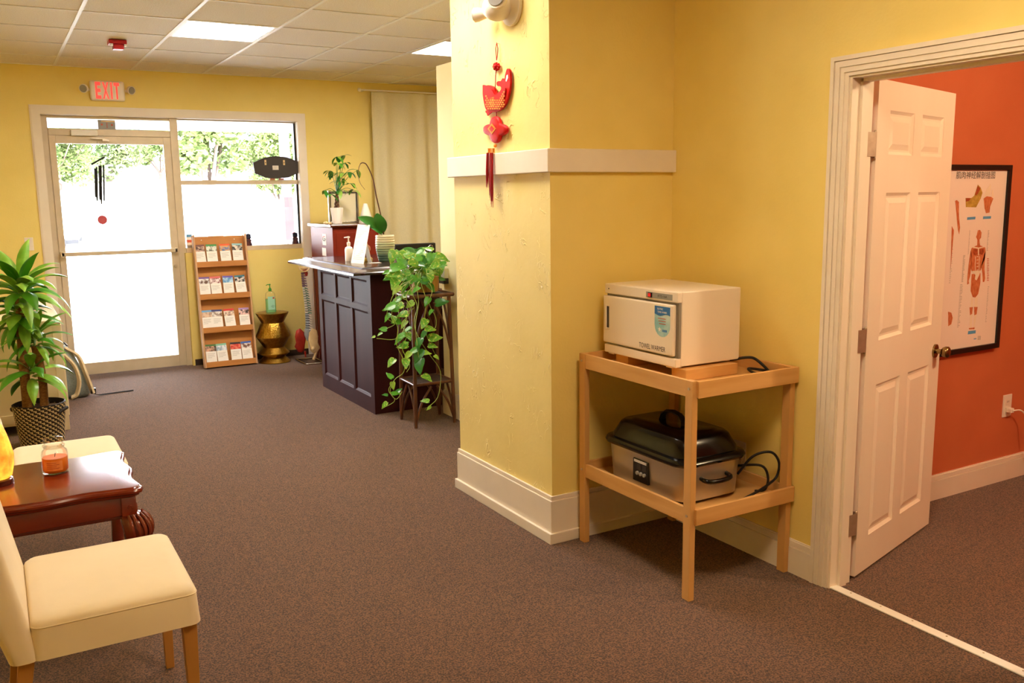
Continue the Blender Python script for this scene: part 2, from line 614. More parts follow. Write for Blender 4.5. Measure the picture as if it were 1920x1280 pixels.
sbox('wall_treatment_room_south', 'wall_orange', XW, XO, -1.35, -1.2, 0, ZC + .1)
sbox('wall_treatment_room_east', 'wall_orange', XO, XO + .15, -1.35, 2.92, 0, ZC + .1)
sbox('ceiling_treatment_room', 'wall_cream', XW, XO, -1.2, 2.8, 2.62, 2.72)

# pillar that juts into the room: stuccoed broad face, smooth end face
o = MB()
o.box(CX, XW, CY0, CY1, 0, ZC + .1)
pil = build(o, 'wall_pillar', ['stucco', 'wall_yellow'])
for p in pil.data.polygons:
    if p.normal.y < -.5:
        p.material_index = 1
structure(pil)
# partition behind the pillar, stops short of the ceiling; rear of the reception area
sbox('wall_partition', 'wall_cream', XB, XW, CY1, 5.93, 0, 2.51)
sbox('wall_reception_south', 'wall_yellow', XW, XE, CY1 - .12, CY1, 0, ZC + .1)
sbox('wall_reception_east', 'wall_yellow', XE, XE + .15, CY1 - .12, D, 0, ZC + .1)


# ---- pillar trims
def ring_boxes(z0, z1, out, x0=CX, y0=CY0, y1=CY1, xend=XB):
    """band of depth `out` round the pillar's broad face and end face"""
    o = MB()
    o.prism([(x0 - out, y1 + out * .9), (x0 - out, y0 - out), (xend, y0 - out), (xend, y0), (x0, y0), (x0, y1 + out * .9)], 2, z0, z1)
    return o


structure(build(ring_boxes(1.700, 1.802, .028), 'trim_1', 'white_paint', bevel=.004))
bb = ring_boxes(0, .205, .016)
for q in (ring_boxes(.205, .226, .011), ring_boxes(0, .052, .028)):
    bb.add(q.v, q.f)
structure(build(bb, 'baseboard_pillar', 'white_paint', bevel=.003))


def baseboard(name, p0, p1, axis, face, sgn, h=.145, t=.016):
    """board along axis (0 = x, 1 = y) on the plane `face`, standing out in direction sgn"""
    o = MB()
    for z0, z1, d in ((0, h * .78, t), (h * .80, h * .96, t * .72), (h * .78, h * .80, t * .45), (h * .96, h, t * .4)):
        a, b = sorted((face, face + sgn * d))
        if axis == 1:
            o.box(a, b, p0, p1, z0, z1)
        else:
            o.box(p0, p1, a, b, z0, z1)
    return structure(build(o, name, 'white_paint'))


baseboard('baseboard_right', DY1 + .075, CY0 - .028, 1, XB, -1, .147)
baseboard('baseboard_partition', CY1 + .02, 5.93, 1, XB, -1, .18)
baseboard('baseboard_treatment_room', XW, XO, 0, 2.80, -1, .133)
sbox('baseboard_front', 'vinyl_base', 1.62, XE, D - .006, D, 0, .06)

# ---- shop-front casing
o = MB()
for t, w in ((.010, .0), (.018, .012)):
    e_ = w * .1
    o.box(.385 + w, .470 - e_, D - t, D, 0, 2.442 - w)
    o.box(2.755 + e_, 2.839 - w, D - t, D, 0, 2.442 - w)
    o.box(.470 - e_, 2.755 + e_, D - t, D, 2.365 + e_, 2.442 - w)
structure(build(o, 'trim_2', 'white_paint'))
# white reveals
o = MB()
o.box(.455, .470, D, D + .10, 0, 2.375); o.box(2.752, 2.765, D, D + .10, 1.10, 2.375); o.box(.470, 2.752, D, D + .10, 2.362, 2.375)
structure(build(o, 'trim_3', 'white_paint'))

# ---- shop-front: aluminium frame
YF0, YF1 = D + .065, D + .125
o = MB()
o.box(.470, .522, YF0, YF1, 0, 2.362)
o.box(1.548, 1.618, YF0 - .02, YF1, 0, 2.362)
o.box(.522, 1.548, YF0, YF1, 2.338, 2.362)
o.box(.522, 1.548, YF0 - .015, YF1, 2.188, 2.248)
structure(build(o, 'trim_4', 'alu', bevel=.003))
tr = structure(build(MB().box(.522, 1.548, YF0 + .028, YF0 + .034, 2.248, 2.338), 'window_2', 'pane'))
# window: frame, sill, two panes
w = thing('window_1', 'x', 'x', (1.618, YF0, 1.10)); del w['label']; del w['category']; structure(w)
o = MB(); o.box(1.618, 2.752, YF0 - .03, YF1, 1.10, 1.145)
build(o, 'window_sill', 'alu', w, bevel=.003)
build(MB().box(1.618, 2.752, YF0 - .012, YF1, 1.747, 1.788), 'transom_bar', 'alu', w, bevel=.003)
build(MB().box(1.618, 2.752, YF0, YF1, 2.35, 2.362), 'head', 'alu', w)
build(MB().box(2.735, 2.752, YF0, YF1, 1.145, 2.35), 'gasket', 'black', w)
build(MB().box(1.618, 2.735, YF0 + .028, YF0 + .034, 1.145, 1.747), 'pane', 'pane', w)
build(MB().box(1.618, 2.735, YF0 + .028, YF0 + .034, 1.788, 2.35), 'pane', 'pane', w)

# ---- glass front door
d = thing('door_1', 'x', 'x', (.53, YF0, 0)); del d['label']; del d['category']; structure(d)
o = MB()
o.box(.521, .574, YF0 - .01, YF0 + .035, .004, 2.187); o.box(1.482, 1.549, YF0 - .01, YF0 + .035, .004, 2.187)
o.box(.574, 1.482, YF0 - .01, YF0 + .035, 2.118, 2.187); o.box(.574, 1.482, YF0 - .01, YF0 + .035, .004, .115)
build(o, 'door_frame', 'alu', d, bevel=.003)
build(MB().box(.574, 1.482, YF0 + .008, YF0 + .014, .115, 2.118), 'pane', 'pane', d)
o = MB(); o.box(.535, 1.535, YF0 - .06, YF0 - .042, 1.112, 1.148)
bar = build(o, 'push_bar', 'alu', d, bevel=.004)
o = MB(); o.box(.53, .56, YF0 - .06, YF0 - .008, 1.105, 1.155); o.box(1.51, 1.54, YF0 - .06, YF0 - .008, 1.105, 1.155)
build(o, 'bracket', 'alu', bar, bevel=.003)
build(MB().cyl((1.513, YF0 - .03, .98), (1.513, YF0 - .008, .98), .016), 'lock', 'nickel', d, smooth=40)
build(MB().tube([(1.505, YF0 + .06, .92), (1.505, YF0 + .09, .95), (1.505, YF0 + .09, 1.25), (1.505, YF0 + .06, 1.28)], .012), 'pull_handle', 'alu_dark', d, smooth=40)
cl = build(MB().box(.70, .92, YF0 - .055, YF0 - .012, 2.186, 2.236), 'closer', 'light_metal', d, bevel=.006)
o = MB(); o.box(.86, .98, YF0 - .05, YF0 - .03, 2.158, 2.170); o.box(.955, 1.01, YF0 - .05, YF0 - .012, 2.140, 2.158)
build(o, 'closer_arm', 'nickel', cl)
text('930', 'street_number', 'vinyl', d, (.995, YF0 + .004, 1.885), (1, 0, 0), (0, 0, 1), .105, .30, mirror=True, local=False, bold=.012)
# sign fixed to the transom glass
t = thing('transom_sign', 'small pale sign with red marks fixed to the glass above the front door', 'sign', (1.02, YF0 + .02, 2.25))
build(MB().box(.935, 1.082, YF0 + .016, YF0 + .024, 2.25, 2.335), 'plate', 'grey_plastic', t)
build(MB().box(.965, 1.08, YF0 + .012, YF0 + .016, 2.316, 2.33), 'strip', 'bone', t)
o = MB(); o.box(1.008, 1.013, YF0 + .012, YF0 + .016, 2.262, 2.312); o.box(.96, .975, YF0 + .012, YF0 + .016, 2.285, 2.30); o.box(1.045, 1.06, YF0 + .012, YF0 + .016, 2.283, 2.298)
build(o, 'red_marks', 'ink_red', t, kind='stuff')

# ---- treatment room doorway: casing, jamb, threshold
o = MB()
for t_, oa, ob in ((.021, 0, .016), (.010, .016, .019), (.017, .019, .040), (.010, .040, .043), (.014, .043, .060), (.009, .060, .078)):
    # strips from the outer edge inwards: raised bands with grooves between
    ya, yb = DY1 + .070 - ob, DY1 + .070 - oa
    o.box(XB - t_, XB, ya, yb, 0, 2.099 - oa)
    yc, yd = DY0 - .070 + oa, DY0 - .070 + ob
    o.box(XB - t_, XB, yc, yd, 0, 2.099 - oa)
    o.box(XB - t_, XB, yd, ya, 2.099 - min(ob, .074), 2.099 - oa)
structure(build(o, 'trim_5', 'white_paint'))
o = MB()
o.box(XB, XW, DY1 - .018, DY1, 0, DZ); o.box(XB, XW, DY0, DY0 + .018, 0, DZ); o.box(XB, XW, DY0 + .018, DY1 - .018, DZ - .018, DZ)
o.box(XB + .045, XB + .085, DY1 - .030, DY1 - .018, 0, DZ - .0305); o.box(XB + .045, XB + .085, DY0 + .018, DY1 - .030, DZ - .030, DZ - .018)
structure(build(o, 'trim_6', 'door_paint'))
o = MB(); o.box(XB + .002, XB + .046, DY0 + .018, DY1 - .012, 0, .006)
th = structure(build(o, 'trim_7', 'light_metal', bevel=.002))
sm = None
for k in range(6):
    y = DY1 - .10 - k * .14
    build(MB().cyl((XB + .03, y, .0062), (XB + .03, y, .0075), .0035, n=8), 'screw', 'nickel', th)

# six-panel door, open into the treatment room
dr = thing('door_2', 'x', 'x', (2.988, 2.348, .012), rot=(0, 0, R(15.5))); del dr['label']; del dr['category']; structure(dr)
DWd, DHt, DT = .832, 2.012, .035
xs = (.0, .118, .368, .455, .705, DWd)
zs = (0, .150, .800, .985, 1.580, 1.730, 1.900, DHt)
o = MB()
for a, b in ((xs[0], xs[1]), (xs[2], xs[3]), (xs[4], xs[5])):
    o.box(a, b, 0, DT, 0, DHt)
for a, b in ((xs[1], xs[2]), (xs[3], xs[4])):
    for c, e in ((zs[0], zs[1]), (zs[2], zs[3]), (zs[4], zs[5]), (zs[6], zs[7])):
        o.box(a, b, 0, DT, c, e)
build(o, 'door_frame', 'door_paint', dr, local=True)
for a, b in ((xs[1], xs[2]), (xs[3], xs[4])):
    for c, e in ((zs[1], zs[2]), (zs[3], zs[4]), (zs[5], zs[6])):
        o = MB()
        def rect(i, y):
            return [(a + i, y, c + i), (b - i, y, c + i), (b - i, y, e - i), (a + i, y, e - i)]
        o.loft([rect(0, .001), rect(.012, .010), rect(.020, .010), rect(.042, .003)], caps=False); o.add(rect(.042, .003), [(0, 1, 2, 3)])
        o.loft([rect(.042, DT - .003), rect(.020, DT - .010), rect(.012, DT - .010), rect(0, DT - .001)], caps=False); o.add(rect(.042, DT - .003), [(3, 2, 1, 0)])
        build(o, 'panel', 'door_paint', dr, local=True)
DI = (Matrix.Translation((2.988, 2.348, .012)) @ Euler((0, 0, R(15.5))).to_matrix().to_4x4()).inverted()
for z in (1.765, 1.0, .235):
    o = MB()
    o.cyl((-.010, .002, z - .048), (-.010, .002, z + .048), .0065, n=10)
    for k in (-1, 1):
        o.sphere((-.010, .002, z + k * .049), .006, 8, 6)
    hg = build(o, 'hinge', 'nickel', dr, local=True, smooth=40)
    o = MB(); o.box(-.0018, .0005, .001, DT - .003, z - .046, z + .046)
    build(o, 'hinge_leaf', 'nickel', hg, local=True)
    o = MB(); o.box(XW - .032, XW + .022, DY1 - .0205, DY1 - .0175, z - .034, z + .058)
    o.xf(DI)
    build(o, 'hinge_leaf', 'nickel', hg, local=True)
kb = build(MB().cyl((.765, 0, .855), (.765, -.008, .855), .032, n=20), 'knob', 'brass_knob', dr, local=True, smooth=40)
o = MB()
rr = [(.012, -.008), (.011, -.030), (.020, -.036), (.026, -.048), (.026, -.060), (.019, -.066), (.004, -.067)]
rings = [[(.765 + r * math.cos(2 * math.pi * i / 20), y, .855 + r * math.sin(2 * math.pi * i / 20)) for i in range(20)] for r, y in rr]
o.loft(rings)
rings = [[(.765 + r * math.cos(2 * math.pi * i / 20), DT - y - .008, .855 + r * math.sin(2 * math.pi * i / 20)) for i in range(20)] for r, y in rr]
o.loft(rings)
build(o, 'knob_handle', 'brass_knob', kb, local=True, smooth=50)

# ---- suspended ceiling: slab above, tees, loose tiles, light panels
ceil_ = sbox('ceiling', 'ceil_tile', XL - .15, XE + .15, YB - .15, D + .16, ZC + .10, ZC + .22)
GX0, GX = .613, .6292; GY0, GY = 8.458, .6767
xe = [GX0 + GX * k for k in range(-2, 8)]
xe = [XL] + [x for x in xe if XL + .05 < x < XE - .05] + [XE]
ye = [GY0 - GY * r for r in range(0, 17)]
ye = [D] + [y for y in ye if y > YB + .05] + [YB]
lights = {(1, 2): 0, (4, 2): 0, (1, 6): 0, (1, 10): 0}
def light_cell(x, y):
    k = round((x - GX0) / GX); r = round((GY0 - y) / GY)
    return (k, r) in lights
tile_me = mesh_of(MB().box(-GX / 2 + .004, GX / 2 - .004, -GY / 2 + .004, GY / 2 - .004, 0, .015), 'tile', 'ceil_tile')
for i in range(len(xe) - 1):
    for j in range(len(ye) - 1):
        x0, x1 = xe[i], xe[i + 1]; y1, y0 = ye[j], ye[j + 1]
        cx_, cy_ = (x0 + x1) / 2, (y0 + y1) / 2
        if cx_ > XB + .1 and cy_ < CY1 - .1:
            continue                                   # above the treatment room
        if CX < x0 and cy_ > CY0 and cy_ < CY1 and x1 < XW:
            continue
        if light_cell(x0, y1):
            continue
        full = abs(x1 - x0 - GX) < 1e-3 and abs(y1 - y0 - GY) < 1e-3
        if full:
            t_ = bpy.data.objects.new('ceiling_tile', tile_me); COL.objects.link(t_); t_.parent = ceil_
            t_.location = Vector((cx_, cy_, ZC + .004)) - ceil_.location
        else:
            build(MB().box(x0 + .004, x1 - .004, y0 + .004, y1 - .004, ZC + .004, ZC + .019), 'ceiling_tile', 'ceil_tile', ceil_)
for x in xe[1:-1]:
    build(MB().box(x - .011, x + .011, YB if x < XB else CY1, D, ZC - .003, ZC + .004), 'grid_tee', 'ceil_tee', ceil_)
for y in ye[1:-1]:
    build(MB().box(XL, XE if y > CY1 else XB, y - .006, y + .006, ZC - .001, ZC + .004), 'grid_tee', 'ceil_tee', ceil_)
build(MB().box(XL, XE, D - .02, D, ZC - .002, ZC + .004), 'edge_angle', 'ceil_tee', ceil_)

LBL = {(1, 2): 'bright square ceiling light panel in full view near the red alarm',
       (4, 2): 'bright ceiling light panel half hidden by the yellow pillar',
       (1, 6): 'ceiling light panel above the middle of the room, over the pillar',
       (1, 10): 'ceiling light panel in front of the treatment room doorway'}
for (k, r), lab in LBL.items():
    x0, x1 = GX0 + GX * k, GX0 + GX * (k + 1); y1, y0 = GY0 - GY * r, GY0 - GY * (r + 1)
    L_ = thing('ceiling_light', lab, 'ceiling light', ((x0 + x1) / 2, (y0 + y1) / 2, ZC), 'square ceiling light panels')
    o = MB()
    o.box(x0 + .012, x0 + .03, y0 + .008, y1 - .008, ZC - .002, ZC + .02); o.box(x1 - .03, x1 - .012, y0 + .008, y1 - .008, ZC - .002, ZC + .02)
    o.box(x0 + .03, x1 - .03, y0 + .008, y0 + .026, ZC - .002, ZC + .02); o.box(x0 + .03, x1 - .03, y1 - .026, y1 - .008, ZC - .002, ZC + .02)
    o.box(x0 + .012, x1 - .012, y0 + .008, y1 - .008, ZC + .02, ZC + .05)
    build(o, 'frame', 'light_metal', L_)
    build(MB().box(x0 + .03, x1 - .03, y0 + .026, y1 - .026, ZC + .001, ZC + .006), 'diffuser', 'panel_warm' if r > 8 else ('panel_mid' if r > 4 else 'panel_glow'), L_)
# treatment room lamp
L_ = thing('ceiling_light', 'ceiling lamp inside the orange treatment room', 'ceiling light', (4.0, .9, 2.62))
build(MB().lathe([(.15, -.03), (.17, -.03), (.17, 0), (.05, 0)], (4.0, .9, 2.62), 24), 'rim', 'light_metal', L_, smooth=40)
build(MB().lathe([(.01, -.075), (.08, -.068), (.13, -.05), (.15, -.03)], (4.0, .9, 2.62), 24), 'shade', 'lamp_glow', L_, smooth=60)
_l = bpy.data.lights.new('lamp_bulb', 'POINT'); _l.energy = 66; _l.color = lin('#ffe0b4')[:3]; _l.shadow_soft_size = .10
_o = bpy.data.objects.new('lamp_bulb', _l); COL.objects.link(_o); _o.parent = L_; _o.location = (0, 0, -.19)

# ================================================================== OUTSIDE
structure(build(MB().box(-30, 45, D + .16, 90, -.25, -.06), 'ground', 'concrete'))
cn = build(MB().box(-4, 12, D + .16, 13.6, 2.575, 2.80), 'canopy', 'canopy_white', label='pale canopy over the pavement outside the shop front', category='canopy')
pp = thing('canopy_post', 'white post with a red lower sleeve holding up the canopy outside', 'post', (3.85, 13.3, -.06))
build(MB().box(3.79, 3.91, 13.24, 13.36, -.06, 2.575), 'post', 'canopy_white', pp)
build(MB().box(3.78, 3.92, 13.23, 13.37, 1.0, 1.62), 'sleeve', 'post_red', pp)


def tree(x, y, h, rx, rz, label, fm, trunk_h=.45, n=9000, group='trees across the road', z0=-.06):
    rnd = random.Random(int(x * 31 + y * 7))
    t_ = thing('tree', label, 'tree', (x, y, z0), group)
    o = MB()
    o.tube([(x, y, -.06), (x + .1, y, h * trunk_h * .6), (x - .05, y, h * trunk_h)], [.22, .16, .12], 8)
    for s_ in range(5):
        a = s_ * 1.3
        o.tube([(x, y, h * trunk_h * .8), (x + rx * .3 * math.cos(a), y + rx * .3 * math.sin(a), h * (trunk_h + .15)), (x + rx * .6 * math.cos(a), y + rx * .6 * math.sin(a), h * (trunk_h + .3))], [.06, .04, .02], 6)
    for p in o.v:
        p.z += z0 + .06
    build(o, 'trunk', 'bark', t_, smooth=60)
    o = MB()
    blobs = [(rnd.uniform(-.6, .6) * rx, rnd.uniform(-.6, .6) * rx, h * (trunk_h + .05) + rnd.uniform(.1, .9) * rz, rnd.uniform(.3, .5) * rx) for _ in range(14)]
    for _ in range(n):
        b = rnd.choice(blobs)
        th, ph = rnd.uniform(0, 6.283), math.acos(rnd.uniform(-1, 1))
        rr_ = b[3] * rnd.uniform(.6, 1) 
        p = Vector((x + b[0] + rr_ * math.sin(ph) * math.cos(th), y + b[1] + rr_ * math.sin(ph) * math.sin(th), b[2] + rr_ * .8 * math.cos(ph)))
        q = Euler((rnd.uniform(-1, 1), rnd.uniform(-1, 1), rnd.uniform(0, 6.28))).to_matrix()
        s_ = rnd.uniform(.05, .11)
        o.add([p + q @ Vector(k) * s_ for k in ((-1, -.5, 0), (1, -.5, 0), (1, .5, .2), (-1, .5, .2))], [(0, 1, 2, 3)])
    for p in o.v:
        p.z += z0 + .06
    c = build(o, 'crown', fm, t_)
    return t_


# sloping bank across the road
o = MB(); o.prism([(34, -.3), (36.5, -.06), (46, 2.4), (70, 3.4), (70, -.3)], 0, -30, 45)
structure(build(o, 'ground_bank', 'concrete'))
tree(2.7, 45, 5.4, 2.2, 3.2, 'leafy tree on the bank seen at the left edge of the glass door', 'foliage', .06, z0=2.1)
tree(5.5, 51, 5.6, 2.4, 3.4, 'leafy tree on the bank seen through the middle of the glass door', 'foliage_b', .06, z0=2.35)
tree(9.0, 57, 5.8, 2.2, 3.6, 'leafy tree on the bank seen through the right of the glass door', 'foliage', .06, z0=2.8)
tree(4.55, 22, 5.0, 1.0, 1.9, 'small forked tree across the road in the left half of the window', 'foliage', .40, 3500)
tree(12.6, 49, 6.8, 2.4, 4.0, 'tall tree on the bank behind the middle of the window', 'foliage_b', .06, z0=2.4)
tree(11.2, 40, 5.8, 1.9, 3.2, 'round tree on the bank behind the dark window sign', 'foliage', .12, z0=.8)

# parked car, only its nose seen through the door
cr = thing('car', 'white parked car seen through the left edge of the glass door', 'car', (.45, 33.85, -.06))
prof = [(-2.2, .35), (2.05, .35), (2.15, .55), (2.1, .85), (1.2, 1.0), (.55, 1.42), (-1.2, 1.45), (-2.0, 1.05), (-2.25, .95), (-2.3, .55)]
ox, oy = .45, 33.85
build(MB().prism([(ox + a, b - .06) for a, b in prof], 1, oy - .85, oy + .85), 'body', 'car_white', cr, bevel=.06, seg=3, smooth=40)
build(MB().prism([(ox + 1.05, .98), (ox + .52, 1.33), (ox - 1.1, 1.36), (ox - 1.75, 1.0)], 1, oy - .86, oy + .86), 'windows', 'car_glass', cr)
for sx in (-1.4, 1.35):
    for sy in (-.8, .66):
        w_ = build(MB().cyl((ox + sx, oy + sy - .08, .27), (ox + sx, oy + sy + .12, .27), .33, n=20), 'wheel', 'tyre', cr, smooth=40)
        build(MB().cyl((ox + sx, oy + sy - .09, .27), (ox + sx, oy + sy + .13, .27), .2, n=16), 'hub_cap', 'chrome', w_, smooth=40)
build(MB().box(ox + 2.0, ox + 2.16, oy - .8, oy + .8, .30, .46), 'bumper', 'tyre', cr)
build(MB().box(ox + 1.9, ox + 2.13, oy - .78, oy - .5, .62, .74), 'headlamp', 'tyre', cr)
build(MB().box(ox - 2.2, ox + 2.05, oy - .86, oy + .86, .22, .36), 'lower_trim', 'tyre', cr)
# ================================================================== RIGHT SIDE: CART, WARMER, ROASTER
def rrect(cx, cy, hx, hy, r, z, n=5):
    pts = []
    for sx, sy, a0 in ((1, 1, 0), (-1, 1, 90), (-1, -1, 180), (1, -1, 270)):
        for k in range(n + 1):
            a = R(a0 + 90 * k / n)
            pts.append((cx + sx * (hx - r) + r * math.cos(a), cy + sy * (hy - r) + r * math.sin(a), z))
    return pts


c = thing('utility_cart', 'two-tier light beech cart standing in the corner by the pillar', 'cart', (2.54, 2.93, 0))
QX0, QX1, QY0, QY1 = 2.262, 2.818, 2.550, 3.315
leg_me = mesh_of(MB().box(0, .028, 0, .042, 0, .893), 'leg', 'beech', bevel=.0015, seg=1)
for x, y in ((QX0, QY0), (QX0, QY1 - .042), (QX1 - .028, QY0), (QX1 - .028, QY1 - .042)):
    inst(leg_me, 'leg', c, Matrix.Translation(Vector((x, y, 0)) - Vector(c.location)))
for z0, z1 in ((.826, .892), (.316, .381)):
    for x in (QX0 + .004, QX1 - .019):
        build(MB().box(x, x + .015, QY0 + .042, QY1 - .042, z0, z1), 'side_rail', 'beech_h', c, bevel=.0015, seg=1)
    for y in (QY0 - .014, QY1 - .015):
        build(MB().box(QX0 + .020, QX1 + .004, y, y + .015, z0, z1), 'end_rail', 'beech_h', c, bevel=.0015, seg=1)
    build(MB().box(QX0 + .019, QX1 - .019, QY0 + .001, QY1 - .015, z0 + .012, z0 + .020), 'tray', 'beech_h', c)
    for y in (QY0 + .02, QY1 - .02):
        build(MB().cyl((QX0, y, z0 + .035), (QX0 - .003, y, z0 + .035), .0055, n=10), 'bolt', 'nickel', c)

# ---- board blocks under the warmer
for nm, y0, lab in (('near', 2.735, 'short wooden block under the near end of the towel warmer'), ('far', 3.12, 'short wooden block under the far end of the towel warmer')):
    build(MB().box(2.39, 2.672, y0, y0 + .09, .8465, .893), 'wooden_block', 'beech_h', bevel=.002, label=lab, category='wood block', group='wooden blocks under the towel warmer')

# ---- towel warmer
WX0, WX1, WY0, WY1, WZ0, WZ1 = 2.372, 2.712, 2.768, 3.265, .901, 1.208
t = thing('towel_warmer', 'white metal towel warmer cabinet on top of the beech cart', 'towel warmer', (2.54, 3.01, .893))
o = MB(); o.box(WX0 + .02, WX1, WY0, WY1, WZ0, WZ1)
build(o, 'body', 'white_metal', t, bevel=.004)
o = MB(); o.box(WX0 - .004, WX0 + .02, WY0, WY1, WZ1 - .044, WZ1)
hd = build(o, 'header', 'white_metal', t, bevel=.004)
o = MB(); o.box(WX0 - .006, WX0 + .03, WY0 + .004, WY1, WZ0 - .004, WZ0 + .034)
build(o, 'lower_rail', 'white_metal', t, bevel=.004)
build(MB().box(WX0 + .008, WX0 + .02, WY0 + .004, WY1 - .004, WZ0 + .034, WZ1 - .044), 'door_seal', 'seal_grey', t)
FXD = WX0 - .012
dd = build(MB().box(FXD, WX0 + .008, WY0 + .018, WY1 + .002, WZ0 + .042, WZ1 - .053), 'door', 'white_metal', t, bevel=.006, seg=3)
build(MB().box(FXD - .001, FXD + .002, 3.222, 3.238, 1.012, 1.108), 'handle_recess', 'dark_grey', dd)
o = MB()
o.box(FXD - .006, FXD, 3.237, 3.246, 1.005, 1.115); o.box(FXD - .003, FXD, 3.218, 3.240, 1.003, 1.011); o.box(FXD - .003, FXD, 3.218, 3.240, 1.109, 1.116)
build(o, 'handle', 'white_metal', dd, bevel=.001)


def face_poly(pts, x):           # pixel outline -> (y, z) on a plane x
    return [(at(u, v, 0, x).y, at(u, v, 0, x).z) for u, v in pts]


# sticker
a0 = at(1228, 572, 0, FXD); a1 = at(1257, 577, 0, FXD); a2 = at(1243, 632, 0, FXD)
sy0, sy1, sz1, sz0 = a1.y, a0.y, (a0.z + a1.z) / 2, a2.z
smid = (sy0 + sy1) / 2; sr = (sy1 - sy0) / 2
outl = [(sy0, sz1), (sy0, sz0 + sr)] + [(smid - sr * math.cos(R(k * 18)), sz0 + sr - sr * math.sin(R(k * 18))) for k in range(1, 10)] + [(sy1, sz0 + sr), (sy1, sz1)]
stk = build(MB().prism(outl, 0, FXD - .0008, FXD), 'sticker', 'sticker_teal', dd)
wave = [(sy0, sz1)] + [(sy0 + (sy1 - sy0) * k / 8, sz1 - .036 + .004 * math.sin(k * .9)) for k in range(9)] + [(sy1, sz1)]
build(MB().prism(wave, 0, FXD - .0014, FXD - .0008), 'sticker_header', 'sticker_blue', stk)
text('ELECTRIC', 'sticker_text', 'paper', stk, (FXD - .0018, smid + .013, sz1 - .011), (0, -1, 0), (0, 0, 1), .0075, .036, local=False, bold=.01)
text('TOWEL WARMER', 'sticker_text', 'paper', stk, (FXD - .0018, smid, sz1 - .024), (0, -1, 0), (0, 0, 1), .0075, .06, local=False, bold=.01)
o = MB()
for k in range(3):
    o.box(FXD - .0014, FXD - .0008, smid - .022, smid + .028 - .004 * k, sz1 - .052 - .011 * k, sz1 - .049 - .011 * k)
build(o, 'sticker_lines', 'ink_red', stk)
o = MB()
star = [(smid + .016 + (.011 if k % 2 == 0 else .005) * math.cos(R(90 + k * 36)), sz0 + .030 + (.011 if k % 2 == 0 else .005) * math.sin(R(90 + k * 36))) for k in range(10)]
o.prism(star, 0, FXD - .0014, FXD - .0008)
build(o, 'sticker_star', 'paper', stk)
o = MB()
for k in range(5):
    y = smid - .002 - k * .006
    o.box(FXD - .0014, FXD - .0008, y - .004, y, sz0 + .022, sz0 + .032)
build(o, 'sticker_mark', 'sticker_blue', stk)
p = at(1222.5, 650.5, 0, FXD); pa = at(1198, 645, 0, FXD); pb = at(1247, 656, 0, FXD)
text('TOWEL WARMER', 'lettering', 'ink', dd, (FXD - .0006, p.y, p.z), (0, -1, 0), (0, 0, 1), .021, pa.y - pb.y, local=False)
# switch panel on the header
HX = WX0 - .004
pa = at(1212, 546, 0, HX); pb = at(1261, 553, 0, HX)
sp = build(MB().box(HX - .0015, HX, pb.y, pa.y, 1.172, 1.196), 'switch_plate', 'grey_plastic', hd)
build(MB().box(HX - .006, HX - .0015, pa.y - .040, pa.y - .016, 1.174, 1.194), 'switch_housing', 'black', sp, bevel=.001)
build(MB().box(HX - .009, HX - .006, pa.y - .036, pa.y - .021, 1.177, 1.191), 'switch', 'switch_red', sp, bevel=.001)
text('RTD-16A', 'lettering', 'ink', sp, (HX - .002, (pa.y - .046 + pb.y) / 2, 1.184), (0, -1, 0), (0, 0, 1), .010, .058, local=False)
build(MB().cyl((HX - .001, 3.235, 1.186), (HX + .001, 3.235, 1.186), .003, n=8), 'indicator', 'ink', hd)
for y in (2.80, 3.20):
    build(MB().box(WX0, WX0 + .035, y, y + .04, WZ0 - .009, WZ0 - .003), 'foot', 'white_plastic', t)
for y in (2.80, 3.20):
    build(MB().box(WX1 - .05, WX1 - .015, y, y + .04, WZ0 - .009, WZ0 - .003), 'foot', 'white_plastic', t)
o = MB().tube(sm_pts([(2.69, 2.80, .895), (2.735, 2.74, .91), (2.765, 2.72, .90), (2.77, 2.66, .865), (2.735, 2.62, .856), (2.70, 2.66, .858), (2.72, 2.72, .866), (2.775, 2.70, .858), (2.785, 2.63, .856)], 6), .006, 8)
build(o, 'power_cord', 'cord_black', t, smooth=60)

# ---- roaster oven on the lower tier
RX, RY = 2.497, 2.935
t = thing('roaster_oven', 'stainless roaster oven with black lid on the lower cart shelf', 'roaster', (RX, RY, .336))
o = MB().loft([rrect(RX, RY, .155, .245, .06, .346), rrect(RX, RY, .163, .253, .06, .352), rrect(RX, RY, .172, .264, .062, .508)])
bd = build(o, 'body', 'steel', t, smooth=40)
for sx in (-1, 1):
    for sy in (-1, 1):
        build(MB().cyl((RX + sx * .11, RY + sy * .2, .336), (RX + sx * .11, RY + sy * .2, .348), .014, n=10), 'foot', 'black', t)
build(MB().loft([rrect(RX, RY, .176, .268, .066, .500), rrect(RX, RY, .186, .282, .07, .506), rrect(RX, RY, .190, .288, .072, .518), rrect(RX, RY, .184, .280, .07, .532), rrect(RX, RY, .165, .255, .06, .536)]), 'rim', 'black_gloss', t, smooth=50)
ld = build(MB().loft([rrect(RX, RY, .166, .256, .06, .534), rrect(RX, RY, .164, .254, .06, .548), rrect(RX, RY, .150, .238, .06, .580), rrect(RX, RY, .142, .228, .058, .600), rrect(RX, RY, .130, .214, .055, .612), rrect(RX, RY, .112, .192, .05, .612), rrect(RX, RY, .10, .18, .05, .619)]), 'lid', 'black_gloss', t, smooth=50)
o = MB()
rings = []
for k, (dy, z, hx) in enumerate(((-.075, .612, .022), (-.068, .640, .016), (-.045, .660, .013), (0, .667, .013), (.045, .660, .013), (.068, .640, .016), (.075, .612, .022))):
    rings.append([(RX + hx * math.cos(a * .7854), RY + dy + (.006 * math.sin(a * .7854) if abs(dy) > .05 else 0), z + (.008 * math.sin(a * .7854) if abs(dy) < .07 else 0)) for a in range(8)])
o.loft(rings)
